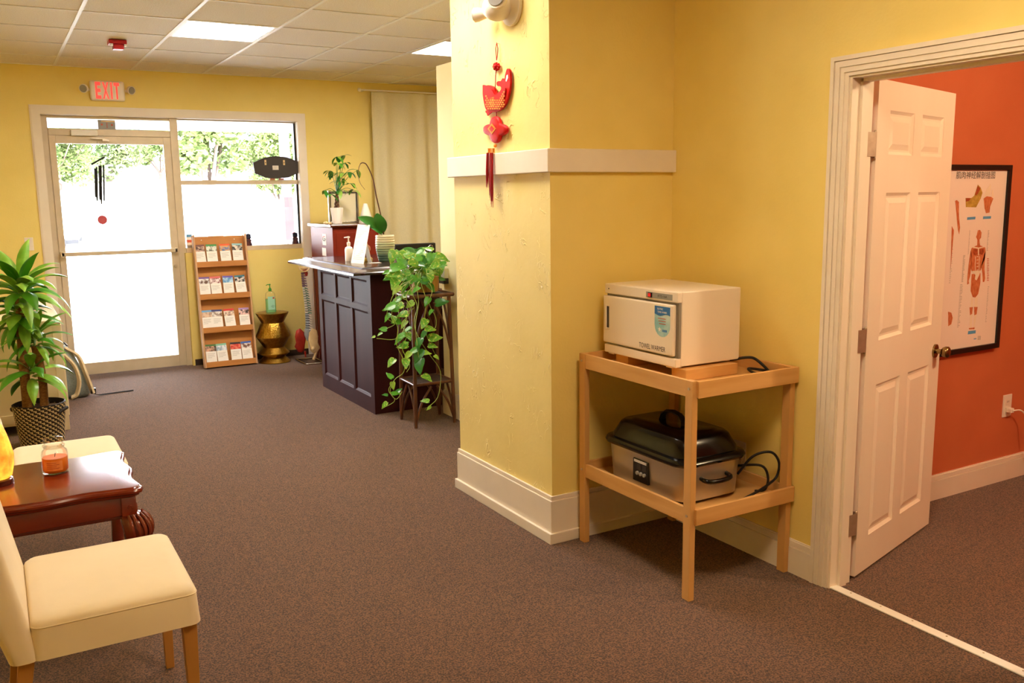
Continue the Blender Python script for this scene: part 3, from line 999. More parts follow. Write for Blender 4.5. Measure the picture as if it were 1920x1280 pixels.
build(o, 'lid_handle', 'black', ld, smooth=60)
for sy in (-1, 1):
    y = RY + sy * .262
    o = MB().tube(sm_pts([(RX - .07, y - sy * .008, .448), (RX - .062, y + sy * .030, .440), (RX, y + sy * .040, .437), (RX + .062, y + sy * .030, .440), (RX + .07, y - sy * .008, .448)], 5), .010, 8)
    build(o, 'side_handle', 'black_gloss', t, smooth=60)
pa = at(1190, 868, 0, RX - .166); pb = at(1218, 905, 0, RX - .166)
cpn = build(MB().box(RX - .176, RX - .160, pb.y, pa.y, .375, .475), 'control_panel', 'black', t, bevel=.003)
for k in range(2):
    build(MB().box(RX - .1775, RX - .1758, pb.y + .012 + k * .036, pb.y + .038 + k * .036, .430, .455), 'print_block', 'dark_grey', cpn)
for k in range(3):
    build(MB().cyl((RX - .176, pb.y + .020 + k * .024, .415), (RX - .184, pb.y + .020 + k * .024, .415), .008, n=12), 'dial', 'grey_plastic', cpn)
o = MB()
for k in range(3):
    o.box(RX - .1775, RX - .1758, pb.y + .01, pa.y - .01, .461 + .004 * k, .463 + .004 * k)
build(o, 'print_lines', 'paper', cpn)
o = MB().tube(sm_pts([(2.655, 2.70, .42), (2.70, 2.66, .50), (2.76, 2.62, .52), (2.79, 2.60, .48), (2.785, 2.60, .42), (2.74, 2.60, .39), (2.66, 2.60, .365), (2.56, 2.60, .345)], 8), .0055, 8)
build(o, 'power_cord', 'cord_black', t, smooth=60)
o = MB().tube(sm_pts([(2.67, 2.72, .45), (2.73, 2.64, .46), (2.752, 2.62, .41), (2.735, 2.62, .36), (2.72, 2.66, .345)], 8), .0055, 8)
build(o, 'power_cord', 'cord_black', t, smooth=60)


# ---- wall outlets
def outlet(name, label, c, normal, hgt=.12, wid=.075):
    n = Vector(normal); u = Vector((0, 0, 1)); s = u.cross(n)
    t_ = thing(name, label, 'outlet', c)
    def slab(w, h, d0, d1, cz=0, cs=0):
        p = []
        C_ = Vector(c)
        for d in (d0, d1):
            for a, b in ((-1, -1), (1, -1), (1, 1), (-1, 1)):
                p.append(C_ + s * (cs + a * w / 2) + u * (cz + b * h / 2) + n * d)
        return MB().hexa([p[0], p[1], p[2], p[3], p[4], p[5], p[6], p[7]])
    pl = build(slab(wid, hgt, 0, .006), 'cover_plate', 'white_plastic', t_, bevel=.002)
    for k in (-1, 1):
        so = build(slab(.036, .03, .006, .008, k * .022), 'socket', 'white_paint', t_, bevel=.001)
        for q in (-.007, .007):
            build(slab(.003, .010, .008, .0085, k * .022 + .002, q), 'slot', 'ink', so)
    return t_


outlet('wall_outlet', 'cream wall outlet behind the roaster oven', (XB, 2.865, .44), (-1, 0, 0))
ot = outlet('wall_outlet', 'white wall outlet with a plug in it on the orange wall', (4.748, 2.80, .425), (0, -1, 0), .125, .078)
pg = thing('power_plug', 'white plug and cord hanging from the outlet on the orange wall', 'power cord', (4.748, 2.79, .40))
build(MB().box(4.733, 4.763, 2.762, 2.7915, .390, .416), 'plug', 'cord_white', pg, bevel=.004)
build(MB().tube(sm_pts([(4.75, 2.765, .403), (4.80, 2.745, .40), (4.845, 2.74, .35), (4.87, 2.74, .25), (4.90, 2.73, .16), (4.95, 2.70, .06), (5.02, 2.68, .006), (5.2, 2.68, .006)], 8), .004, 8), 'cord', 'cord_white', pg, smooth=60)

# ---- framed anatomy chart on the orange wall
PX0, PX1, PZ0, PZ1 = 3.93, 4.592, .768, 1.722
t = thing('framed_chart', 'black-framed muscle anatomy chart hanging on the orange wall', 'poster', (4.26, 2.80, PZ0))
o = MB(); FB, FD = .026, .030
o.box(PX0, PX0 + FB, 2.80 - FD, 2.80, PZ0, PZ1); o.box(PX1 - FB, PX1, 2.80 - FD, 2.80, PZ0, PZ1)
o.box(PX0 + FB, PX1 - FB, 2.80 - FD, 2.80, PZ0, PZ0 + FB); o.box(PX0 + FB, PX1 - FB, 2.80 - FD, 2.80, PZ1 - FB, PZ1)
build(o, 'frame', 'black', t)
PY = 2.782
ch = build(MB().box(PX0 + FB, PX1 - FB, PY, PY + .006, PZ0 + FB, PZ1 - FB), 'chart', 'poster_paper', t)


def pp2(u, v):
    q = at(u, v, 1, PY - .001); return (q.x, q.z)


def art(name, m, polys, dep=.0008, stuff=False):
    o = MB()
    for pl in polys:
        o.prism([pp2(*q) for q in pl], 1, PY - dep, PY - .0001)
        if not stuff:
            build(o, name, m, ch); o = MB()
    if stuff:
        build(o, name, m, ch, kind='stuff')


ta = pp2(1793, 329); tb = pp2(1866, 327)
text('肌肉神经解剖挂图', 'title', 'ink', ch, ((ta[0] + tb[0]) / 2, PY - .0008, (ta[1] + tb[1]) / 2), (1, 0, 0), (0, 0, 1), .036, tb[0] - ta[0], local=False)
def crop7(pts): return [(1780 + x / 9.142, 300 + y / 9.142) for x, y in pts]
def crop8(pts): return [(1780 + x / 5.117, 420 + y / 5.12) for x, y in pts]
art('elbow_arm', 'olive', [crop7([(280, 650), (380, 650), (430, 610), (490, 420), (540, 470), (570, 560), (540, 660), (460, 810), (285, 805)])], .0006)
art('elbow_muscle', 'muscle_dark', [crop7([(440, 590), (490, 440), (535, 490), (500, 560), (460, 610)]), crop7([(290, 650), (370, 652), (340, 700), (285, 710)])], .0010)
art('hand_palm', 'muscle', [crop7([(590, 660), (640, 620), (720, 630), (755, 660), (700, 800), (690, 900), (630, 910), (605, 820)])], .0008)
art('hand_fingers', 'tendon', [crop7([(595, 640), (640, 500), (690, 440), (705, 410), (715, 450), (700, 600)]), crop7([(725, 620), (735, 510), (750, 520), (760, 640)])], .0010)
art('tags', 'ink_blue', [crop7([(310, 980), (450, 970), (445, 1015), (305, 1025)]), crop7([(583, 965), (718, 960), (712, 1003), (578, 1012)]), crop8([(182, 1027), (255, 1018), (252, 1048), (178, 1058)]), crop8([(237, 1098), (260, 1094), (258, 1103), (235, 1107)])], .0008)
art('left_figure', 'muscle', [crop7([(100, 700), (130, 685), (165, 720), (165, 950), (185, 1150), (170, 1270), (150, 1200), (130, 1000), (110, 760)]), crop8([(30, 230), (45, 60), (25, 20), (12, 440)]), crop8([(-10, 840), (20, 850), (33, 900), (20, 960), (-10, 980)])])
torso = [(262, 205), (300, 205), (345, 225), (350, 270), (338, 340), (310, 400), (300, 450), (215, 450), (205, 400), (215, 340), (203, 270), (215, 230)]
art('torso', 'muscle', [crop8(torso), crop8([(266, 100), (275, 60), (295, 55), (310, 80), (305, 130), (290, 150), (295, 205), (268, 205), (270, 150), (258, 125)])])
art('arms', 'muscle', [crop8([(205, 260), (215, 300), (212, 400), (200, 500), (185, 545), (190, 570), (172, 580), (175, 500), (185, 400)]), crop8([(345, 260), (345, 320), (338, 380), (338, 440), (345, 520), (335, 555), (322, 555), (318, 470), (305, 400), (325, 330)])])
art('legs', 'muscle', [crop8([(215, 480), (300, 470), (298, 560), (278, 670), (250, 705), (225, 700), (205, 640)]), crop8([(195, 800), (225, 795), (220, 860), (200, 875)]), crop8([(238, 795), (272, 795), (262, 865), (242, 875)]), crop8([(188, 998), (245, 992), (240, 1008), (192, 1010)])])
art('pelvis', 'tendon', [crop8([(215, 450), (300, 445), (290, 480), (262, 540), (245, 530), (250, 490)]), crop8([(225, 215), (280, 225), (335, 212), (335, 222), (285, 236), (284, 300), (276, 300), (275, 236), (225, 228)])], .0012)
art('chest', 'muscle_dark', [crop8([(232, 240), (268, 240), (270, 290), (240, 300), (228, 270)]), crop8([(288, 240), (328, 238), (330, 270), (315, 295), (288, 285)])], .0012)
art('abdomen', 'tendon', [crop8([(262 - 4 * 0, 310 + k * 32), (278, 308 + k * 32), (277, 314 + k * 32), (262, 316 + k * 32)]) for k in range(5)] + [crop8([(248, 310), (253, 310), (250, 460), (245, 460)]), crop8([(285, 308), (290, 308), (287, 460), (282, 460)])], .0012)
art('shins', 'tendon', [crop8([(212, 705), (230, 712), (228, 795), (205, 795)]), crop8([(245, 712), (272, 700), (272, 795), (240, 795)]), crop8([(200, 880), (220, 865), (215, 995), (195, 998)]), crop8([(242, 878), (262, 868), (245, 990), (232, 992)])], .0005)
rnd = random.Random(3)
ln = []
for (xa, ya, yb_, n_, w_) in ((195, 60, 300, 22, 9), (135, 300, 560, 26, 22), (105, 580, 1000, 30, 28), (372, 60, 260, 18, 14), (370, 600, 950, 22, 14), (20, 240, 580, 18, 22)):
    for k in range(n_):
        y = ya + (yb_ - ya) * k / n_
        x = xa - (y - ya) * .07
        ww = w_ * rnd.uniform(.4, 1)
        ln.append(crop8([(x, y), (x + ww, y - 1.5), (x + ww, y + 4), (x, y + 5.5)]))
art('captions', 'ink_grey', ln, .0004, True)
lr = []
for k in range(14):
    y = 330 + k * 16
    lr.append(crop8([(362, y), (362 + rnd.uniform(8, 22), y - 2), (384, y + 4), (362, y + 6)]))
art('red_captions', 'ink_red', lr, .0004, True)
art('bar_code', 'ink_grey', [crop8([(276 + k * 6, 1072), (279 + k * 6, 1072), (276 + k * 6, 1112), (273 + k * 6, 1112)]) for k in range(5)], .0004, True)

# ================================================================== ON THE PILLAR
# emergency lamp with two heads
t = thing('emergency_light', 'white twin-head emergency lamp high on the pillar', 'lamp', (CX, 3.72, 2.44))
def disc(c, n, r, d0, d1, seg=24):
    n = Vector(n).normalized(); c = Vector(c)
    return MB().cyl(c + n * d0, c + n * d1, r, n=seg)
build(disc((CX, 3.66, 2.445), (-1, 0, 0), .085, 0, .018, 28), 'base_plate', 'white_plastic', t, bevel=.004, smooth=40)
build(MB().sphere((CX - .055, 3.71, 2.445), .062, 20, 12, (1.1, 1.2, .95)), 'body', 'white_plastic', t, smooth=60)
for (cy_, cz_, nn, rr_) in ((3.655, 2.47, Vector((-.8, -.55, .12)), .048), (3.83, 2.435, Vector((-.7, .75, -.05)), .032)):
    c_ = Vector((CX - .075, cy_, cz_))
    h_ = build(MB().tube([c_ - nn * .03, c_ + nn * .012, c_ + nn * .03], [rr_ * .6, rr_, rr_ * 1.02], 20), 'lamp_head', 'white_plastic', t, smooth=50)
    build(MB().tube([c_ + nn * .029, c_ + nn * .036], [rr_ * .88, rr_ * .80], 20), 'lens', 'grey_plastic', h_, smooth=50)

# red fish charm
FXp = CX - .014
def c6(pts, s=6.4, ox=890, oy=110): return [(ox + x / s, oy + y / s) for x, y in pts]
def yz(pts): return [(at(u, v, 0, FXp).y, at(u, v, 0, FXp).z) for u, v in pts]
t = thing('fish_charm', 'red hanging fish charm with tassels on the pillar', 'ornament', (CX, 3.79, 1.556))


def puff(outline, th, n=3, inset=.22):
    """pillow-like slab from an outline in (y, z)"""
    cy_ = sum(p[0] for p in outline) / len(outline); cz_ = sum(p[1] for p in outline) / len(outline)
    o = MB(); rings = []
    for s_, x in ((1 - inset, FXp - th), (1 - inset * .3, FXp - th * .7), (1, FXp), (1 - inset * .3, FXp + th * .6), (1 - inset, FXp + th * .7)):
        rings.append([(x, cy_ + (a - cy_) * s_, cz_ + (b - cz_) * s_) for a, b in outline])
    return o.loft(rings)


fish = c6([(105, 320), (140, 325), (180, 318), (240, 345), (255, 395), (285, 412), (325, 372), (322, 335), (280, 325), (272, 285), (300, 268), (322, 270), (345, 235), (368, 252), (374, 200), (390, 140), (408, 118), (428, 150), (435, 240), (430, 350), (408, 460), (370, 560), (310, 620), (235, 640), (160, 625), (128, 560), (105, 420)])
def closed(o2, n=3):
    q = [(a, b, 0) for a, b in o2]; q = q[-2:] + q + q[:2]
    s_ = sm_pts(q, n)
    return [(p.x, p.y) for p in s_[2 * n:-2 * n]][:len(o2) * n]


fb_ = build(MB().prism(closed(yz(fish)), 0, FXp - .005, FXp + .006), 'fish_body', 'red_satin', t, smooth=40)
belly = c6([(190, 370), (230, 380), (262, 430), (300, 430), (345, 385), (372, 350), (392, 370), (372, 470), (330, 560), (260, 610), (180, 600), (140, 520), (165, 430)])
bl = build(MB().prism(closed(yz(belly)), 0, FXp - .011, FXp - .004), 'fish_belly', 'red_satin', fb_, smooth=40)
sc_ = MB()
for i in range(9):
    for j in range(9):
        x = 160 + i * 27 + (j % 2) * 13; y = 400 + j * 25
        # inside the curved body?
        cx_, cy_ = 250, 330
        rad = math.hypot(x - 255, y - 400)
        if not (95 < rad < 215 and y > 395 and x > 140 and (x < 385)):
            continue
        pt = c6([(x + 10.5 * math.cos(R(a)), y + 10.5 * math.sin(R(a))) for a in range(0, 360, 60)])
        sc_.prism(yz(pt), 0, FXp - .0116, FXp - .010)
build(sc_, 'scales', 'gold_foil', fb_)
gm = yz(c6([(232, 520)]))[0]
text('福', 'gold_mark', 'gold_foil', fb_, (FXp - .0122, gm[0], gm[1]), (0, -1, 0), (0, 0, 1), .045, .045, local=False)
build(MB().prism(yz(c6([(395, 200), (412, 190), (415, 230), (395, 275), (385, 270)])), 0, FXp - .0062, FXp - .004), 'tail_flash', 'paper', fb_)
build(MB().prism(yz(c6([(140, 620), (215, 635), (195, 655), (160, 685), (150, 655), (136, 640)])), 0, FXp - .004, FXp + .002), 'fin', 'red_satin', fb_)
lp = yz(c6([(265, -190), (252, -120), (258, -40), (262, 20)]))
build(MB().tube([(FXp, a, b) for a, b in [lp[3], lp[2], lp[1], lp[0]] + yz(c6([(278, -120), (272, -40), (264, 20)]))], .0022, 6), 'hanging_loop', 'red_thread', t, smooth=60)
build(MB().cyl((CX, lp[0][0], lp[0][1] - .003), (FXp - .003, lp[0][0], lp[0][1] - .003), .0015, n=8), 'nail', 'nickel', t)
kn = MB()
for a in range(0, 360, 45):
    q = yz(c6([(262 + 30 * math.cos(R(a)), 95 + 34 * math.sin(R(a)))]))[0]
    kn.sphere((FXp, q[0], q[1]), .008, 8, 6)
q = yz(c6([(262, 95)]))[0]
kn.sphere((FXp - .003, q[0], q[1]), .012, 8, 6)
build(kn, 'knot', 'red_satin', t, smooth=60)
q0 = yz(c6([(258, 150), (252, 205), (246, 350)]))
build(MB().tube([(FXp, a, b) for a, b in q0], .0025, 6), 'cord', 'red_thread', t, smooth=60)
q0 = yz(c6([(262, 640), (262, 690)]))
build(MB().tube([(FXp, a, b) for a, b in q0], .0025, 6), 'cord', 'red_thread', t, smooth=60)
md = []
for k in range(48):
    a = 2 * math.pi * k / 48
    rad = 118 + 26 * math.cos(4 * a) + 10 * abs(math.sin(4 * a)) * 1.0
    md.append((258 + rad * math.cos(a) * 1.02, 852 + rad * math.sin(a) * 1.12))
mo = build(puff(yz(c6(md)), .012), 'medallion', 'red_satin', t, smooth=70)
dm = lambda r: [(235 + r * math.cos(R(a)) * .95, 842 + r * math.sin(R(a)) * 1.25) for a in range(0, 360, 90)]
o = MB(); o.prism(yz(c6(dm(52))), 0, FXp - .0145, FXp - .011)
build(o, 'gold_diamond', 'gold_foil', mo)
o = MB(); o.prism(yz(c6(dm(30))), 0, FXp - .0155, FXp - .014)
build(o, 'red_diamond', 'red_satin', mo)
q = yz(c6([(246, 1045)]))[0]
build(MB().sphere((FXp, q[0], q[1]), .0085, 10, 8), 'bead', 'gold_foil', t, smooth=60)
for dx, yb_ in ((-28, 1560), (0, 1700), (24, 1800)):
    a_ = yz(c6([(236 + dx, 1075), (236 + dx, 1130), (236 + dx, 1140)]))
    e_ = yz(c6([(250 + dx * 1.1, yb_)]))[0]
    zt = a_[2][1]; y_ = a_[2][0]
    xs_ = FXp - (.012 if dx == 0 else .016)
    build(MB().cyl((xs_, a_[0][0], a_[0][1]), (xs_, a_[1][0], a_[1][1]), .0075, n=10), 'tassel_cap', 'gold_foil', t, smooth=50)
    o = MB()
    rn = random.Random(dx)
    for k in range(16):
        aa = k * .8; rr_ = .0055 * math.sqrt(k / 16)
        o.tube([(xs_ - .008 + rr_ * math.cos(aa), y_ + rr_ * math.sin(aa), zt + .004), (xs_ - .012 + rr_ * 1.2 * math.cos(aa), y_ + rr_ * 1.2 * math.sin(aa), (zt + e_[1]) / 2), (xs_ - .012 + rr_ * 1.4 * math.cos(aa), y_ + rr_ * 1.4 * math.sin(aa), e_[1] + rn.uniform(0, .05))], [.0018, .0018, .0006], 5)
    build(o, 'tassel', 'red_thread', t, smooth=60)
# ================================================================== FRONT WALL THINGS
# ---- exit sign
t = thing('exit_sign', 'white exit sign with lit red letters and two lamp heads above the front door', 'exit sign', (1.025, D, 2.493))
build(MB().box(.882, 1.170, D - .045, D, 2.493, 2.668), 'housing', 'white_plastic', t, bevel=.018, seg=3)
for k, (ch_, w_) in enumerate((('E', .044), ('X', .052), ('I', .014), ('T', .046))):
    xx = (.948, 1.010, 1.058, 1.102)[k]
    text(ch_, 'letter', 'exit_red', t, (xx, D - .0458, 2.581), (1, 0, 0), (0, 0, 1), .145, w_, local=False, bold=.03)
for x, s in ((.835, -1), (1.217, 1)):
    build(MB().cyl((x - s * .04, D - .02, 2.585), (x, D - .03, 2.59), .012, n=10), 'lamp_arm', 'white_plastic', t)
    nn = Vector((s * .45, -.85, -.25)).normalized(); c_ = Vector((x, D - .045, 2.594))
    h_ = build(MB().tube([c_ - nn * .03, c_ - nn * .005, c_ + nn * .02], [.018, .036, .038], 18), 'lamp_head', 'white_plastic', t, smooth=50)
    build(MB().tube([c_ + nn * .019, c_ + nn * .024], [.033, .030], 18), 'lens', 'grey_plastic', h_, smooth=50)
# ---- fire alarm on the ceiling
t = thing('fire_alarm', 'red fire alarm strobe mounted on the ceiling', 'fire alarm', (.945, 7.46, ZC))
build(MB().box(.882, 1.005, 7.40, 7.52, ZC - .030, ZC), 'base', 'red_plastic', t, bevel=.005)
build(MB().box(.912, .985, 7.42, 7.50, ZC - .065, ZC - .030), 'horn', 'red_plastic', t, bevel=.004)
build(MB().box(.890, .910, 7.41, 7.45, ZC - .045, ZC - .030), 'strobe', 'white_plastic', t)
build(MB().box(.987, 1.002, 7.41, 7.45, ZC - .045, ZC - .030), 'strobe', 'white_plastic', t)
# ---- light switch
t = thing('light_switch', 'cream light switch on the yellow wall behind the floor plant', 'switch', (.285, D, 1.18))
build(MB().box(.25, .32, D - .006, D, 1.18, 1.295), 'plate', 'white_plastic', t, bevel=.002)
build(MB().box(.278, .292, D - .014, D - .006, 1.222, 1.252), 'toggle', 'white_plastic', t)
# ---- wind chime
CYc = D - .02
t = thing('wind_chime', 'dark metal wind chime with a red disc hanging before the glass door', 'wind chime', (.905, CYc, 1.40))
tp = at(182, 265, 1, CYc); pl_ = at(185, 299, 1, CYc)
build(MB().tube([tp, at(183, 280, 1, CYc)], .0015, 5).tube([at(183, 280, 1, CYc), at(175, 305, 1, CYc)], .001, 4).tube([at(183, 280, 1, CYc), at(195, 294, 1, CYc)], .001, 4), 'cord', 'black', t)
a_, b_ = at(171, 307, 1, CYc), at(196, 293, 1, CYc)
build(MB().tube([a_ + Vector((0, 0, -.006)), b_ + Vector((0, 0, -.006))], .008, 10), 'top_plate', 'black', t, smooth=50)
tubes = [(178, 316, 370), (181, 313, 377), (186, 310, 375), (189, 310, 383), (194, 309, 377)]
for k, (u, v0, v1) in enumerate(tubes):
    p0, p1 = at(u, v0, 1, CYc + (k - 2) * .006), at(u + 1.5, v1, 1, CYc + (k - 2) * .006)
    build(MB().cyl(p0, p1, .0075, n=12), 'tube', 'black', t, smooth=50)
    build(MB().cyl(p0, at(u - 1, v0 - 11, 1, CYc), .0008, n=4), 'string', 'black', t)
dc = at(192, 412, 1, CYc)
build(MB().cyl(at(188, 305, 1, CYc), dc, .0008, n=4), 'string', 'black', t)
build(MB().cyl(dc + Vector((0, -.006, 0)), dc + Vector((0, .006, 0)), .041, n=28), 'striker_disc', 'post_red', t, smooth=40)
# ---- back of the window sign, resting on the window bar
SY = YF0 - .030
outl = [at(u, v, 1, SY) for u, v in [(330 + x / 4.74, 210 + y / 4.74) for x, y in ((683, 450), (780, 405), (880, 390), (980, 402), (1085, 440), (1088, 540), (1000, 580), (890, 592), (800, 585), (700, 545))]]
t = thing('window_sign', 'dark oval-sided sign seen from behind, resting on the window bar', 'sign', (2.52, SY, 1.79))
build(MB().prism([(p.x, p.z) for p in outl], 1, SY - .012, SY + .012), 'back_panel', 'dark_grey', t, bevel=.003)
for x in (2.424, 2.610):
    kx = build(MB().box(x - .009, x + .009, SY - .014, SY - .0118, 1.935, 1.985), 'keyhole_plate', 'bone', t, bevel=.0008)
    build(MB().cyl((x, SY - .0145, 1.958), (x, SY - .0138, 1.958), .005, n=10), 'keyhole', 'ink', kx)
build(MB().box(2.492, 2.552, SY - .013, SY - .0118, 1.888, 1.930), 'label', 'bone_white', t)
for x in (2.462, 2.55):
    build(MB().box(x, x + .05, SY - .011, SY + .012, 1.7882, 1.805), 'foot', 'tan_fig', t)
# ---- figurines and box on the sill
for x, lab in ((2.222, 'small dark red doll figurine on the sill beside the brochure rack'), (2.695, 'small dark red doll figurine in the right corner of the sill')):
    y = YF0 + .0
    t = thing('figurine', lab, 'figurine', (x, y, 1.145), 'dark figurines on the window sill')
    build(MB().lathe([(.034, 0), (.036, .012), (.026, .035), (.031, .052), (.020, .066)], (x, y, 1.145), 14), 'body', 'fig_dark', t, smooth=60)
    build(MB().sphere((x, y, 1.145 + .084), .027, 14, 10), 'head', 'fig_navy', t, smooth=60)
    build(MB().lathe([(.031, .098), (.022, .112), (.004, .120)], (x, y, 1.145), 14), 'hat', 'fig_navy', t, smooth=60)
t = thing('small_box', 'slim box with blue and red bands on the sill behind the brochure rack', 'box', (1.655, YF0, 1.145))
for k, m in enumerate(('grey_plastic', 'paper', 'ink_red', 'paper', 'ink_blue')):
    z0 = 1.145 + k * .026
    build(MB().box(1.632, 1.682, YF0 - .012, YF0 + .012, z0, z0 + .026), 'band', m, t)

# ---- brochure rack (leans back against the wall)
LEAN = math.atan2(.165, 1.27)
rk = thing('brochure_rack', 'oak brochure rack with four shelves leaning against the wall by the front door', 'brochure rack', (1.655, 8.745, 0), rot=(-LEAN, 0, 0))
RW, RH, RD = .50, 1.285, .085
for x in (0, RW - .016):
    build(MB().box(x, x + .016, 0, RD, .01 if x else .012, RH), 'side_panel', 'oak_side', rk, local=True, bevel=.002)
bk_ = build(MB().box(.016, RW - .016, RD - .008, RD, .05, RH - .01), 'back_panel', 'oak', rk, local=True)
for x in (.09, .40):
    build(MB().cyl((x, RD - .009, RH - .045), (x, RD - .0075, RH - .045), .005, n=8), 'screw_hole', 'paper', bk_, local=True)
shz = (1.000, .690, .370, .040)
rows = ((.095, .324, .60, .844), (.12, .35, .593, .856), (.113, .306, .57, .861), (.12, .353, .623, .853))
for z in shz:
    build(MB().box(.016, RW - .016, .002, .014, z - .025, z + .028), 'shelf_lip', 'oak', rk, local=True, bevel=.002)
    build(MB().box(.016, RW - .016, .014, RD - .008, z - .025, z - .013), 'shelf', 'oak', rk, local=True)
hdr = (('brown', 'green', 'orange', 'pale teal'), ('purple', 'pink', 'violet', 'dark teal'), ('sky blue', 'navy', 'red', 'lilac'), ('dark green', 'mint', 'black', 'royal blue'))
hcol = {'brown': '#7a4a3a', 'green': '#3d9a4a', 'orange': '#e8622a', 'pale teal': '#8fc0c4', 'purple': '#7a5aa0', 'pink': '#e07070', 'violet': '#6a5ab0', 'dark teal': '#2a6f80',
        'sky blue': '#6aa6d8', 'navy': '#3a4480', 'red': '#d8322a', 'lilac': '#b08ac0', 'dark green': '#4a7a3a', 'mint': '#86c4a4', 'black': '#2a2226', 'royal blue': '#3a66c0'}
pcol = {'brown': ('#d9b49a', '#5a3a30'), 'green': ('#dfe4d8', '#6a6a5a'), 'orange': ('#d8a060', '#5a78a8'), 'pale teal': ('#e8d8c8', '#2a2422'), 'purple': ('#f0ece8', '#6a4a3a'), 'pink': ('#f0e0dc', '#8a3a3a'),
        'violet': ('#5a96cc', '#bfe0f0'), 'dark teal': ('#e8e0d8', '#1e1a1a'), 'sky blue': ('#e8c8a8', '#c09a80'), 'navy': ('#f0e8e0', '#8a6a50'), 'red': ('#f0d8c0', '#7a3a2a'), 'lilac': ('#f0c8c0', '#3a2a2a'),
        'dark green': ('#d8a888', '#2e241e'), 'mint': ('#e8ecf0', '#9ab0c0'), 'black': ('#d0302a', '#e88060'), 'royal blue': ('#f0e4dc', '#7a5040')}
rown = ('top', 'second', 'third', 'bottom')
ML = Euler((-LEAN, 0, 0)).to_matrix().to_4x4(); ML.translation = Vector(rk.location)
for r_ in range(4):
    for k in range(4):
        nm = hdr[r_][k]
        mat('head_' + nm, hcol[nm], rough=.5); mat('photo_' + nm, pcol[nm][0], pcol[nm][1], scale=34, detail=2, rough=.5, ramp=(.42, .62), seed=r_ * 4 + k + 1.0)
        xc = .016 + rows[r_][k] * (RW - .032)
        b = thing('brochure', 'leaflet with a %s heading on the %s shelf of the rack' % (nm, rown[r_]), 'brochure', (0, 0, 0), 'leaflets in the brochure rack')
        b.matrix_world = ML @ Matrix.Translation((xc, .016, shz[r_] - .013)) @ Euler((R(-11), R((-1.5, 1, -.5, 1.5)[(k + r_) % 4]), 0)).to_matrix().to_4x4()
        H = .212
        build(MB().box(-.049, .049, 0, .006, 0, H), 'sheet', 'paper', b, local=True)
        build(MB().box(-.049, .049, -.0006, 0, H - .018, H), 'heading', 'head_' + nm, b, local=True)
        build(MB().box(-.049, .049, -.0005, 0, H - .068, H - .018), 'photo', 'photo_' + nm, b, local=True)
        for q in range(4):
            build(MB().box(-.036, -.036 + (.07, .062, .068, .04)[q], -.0003, 0, H - .092 - q * .013, H - .089 - q * .013), 'text_line', 'ink_grey', b, local=True)

# ---- gold drum stool and hand-soap
SXc, SYc = 2.335, 8.80
build(MB().lathe([(.155, .002), (.156, .008), (.104, .058), (.150, .090), (.150, .096), (.098, .150), (.168, .258), (.168, .266), (.110, .398), (.158, .487), (.160, .495), (.150, .497)], (SXc, SYc, 0), 40), 'drum_stool', 'gold', smooth=25,
      label='gold hammered-metal hourglass stool beside the brochure rack', category='stool')
bx = 2.328
t = thing('pump_bottle', 'clear pump bottle of green hand gel standing on the gold stool', 'bottle', (bx, SYc, .497))
build(MB().loft([rrect(bx, SYc, .048, .026, .02, .499), rrect(bx, SYc, .048, .026, .02, .63)]), 'gel', 'gel', t, smooth=40)
build(MB().loft([rrect(bx, SYc, .0482, .0262, .02, .63), rrect(bx, SYc, .0485, .0265, .022, .66), rrect(bx, SYc, .046, .026, .022, .685), rrect(bx, SYc, .026, .018, .016, .703), rrect(bx, SYc, .014, .014, .013, .708)]), 'bottle_wall', 'clear', t, smooth=40)
lb = build(MB().box(bx - .034, bx + .034, SYc - .0302, SYc - .0292, .525, .655), 'label', 'mint_label', t)
o = MB()
for k in range(5):
    a = R(40 + k * 25)
    o.add([(bx + .016, SYc - .0306, .540), (bx + .016 + .024 * math.cos(a) - .003, SYc - .0306, .540 + .03 * math.sin(a)), (bx + .016 + .026 * math.cos(a), SYc - .0306, .542 + .032 * math.sin(a))], [(0, 1, 2)])
build(o, 'aloe_print', 'leaf_dark', lb)
build(MB().box(bx + .014, bx + .030, SYc - .0306, SYc - .0302, .632, .648), 'print_spot', 'ink_red', lb)
pm = build(MB().lathe([(.015, .705), (.016, .712), (.016, .728), (.008, .738), (.005, .745), (.005, .765), (.009, .766), (.010, .774), (.003, .778)], (bx, SYc, 0), 14), 'pump', 'green_pump', t, smooth=50)
build(MB().tube([(bx, SYc, .770), (bx - .028, SYc - .01, .772), (bx - .040, SYc - .014, .764)], [.005, .0045, .003], 8), 'nozzle', 'green_pump', pm, smooth=50)

# ---- spine model on its stand
px_, py_ = 2.735, 8.50
sp = thing('spine_model', 'anatomical spine model hanging from a chrome stand between stool and desk', 'anatomical model', (2.66, 8.52, 0))
o = MB()
o.tube([(2.535, 8.74, .010), (2.535, 8.42, .010)], .008, 8); o.tube([(2.535, 8.74, .010), (2.72, 8.72, .010)], .008, 8); o.tube([(2.535, 8.42, .010), (2.72, 8.40, .010)], .008, 8); o.tube([(2.72, 8.72, .010), (2.72, 8.40, .010)], .008, 8)
o.tube([(2.72, 8.56, .010), (2.70, 8.56, 1.00), (2.66, 8.56, 1.035), (2.60, 8.56, 1.03)], .007, 8)
build(o, 'stand', 'chrome', sp, smooth=50)
build(MB().tube([(2.60, 8.56, 1.03), (2.602, 8.555, .95)], .003, 6), 'hook', 'chrome', sp)
sx, sy = 2.600, 8.55
def spx(z):        # gentle S-curve
    return sx + .014 * math.sin((z - .2) * 6.5)
o = MB()
o.tube(sm_pts([(sx - .05, sy - .02, .955), (sx - .042, sy - .03, .92), (sx, sy - .04, .905), (sx + .04, sy - .03, .92), (sx + .05, sy - .015, .965), (sx + .03, sy, .985)], 5), [.006] * 26, 8)
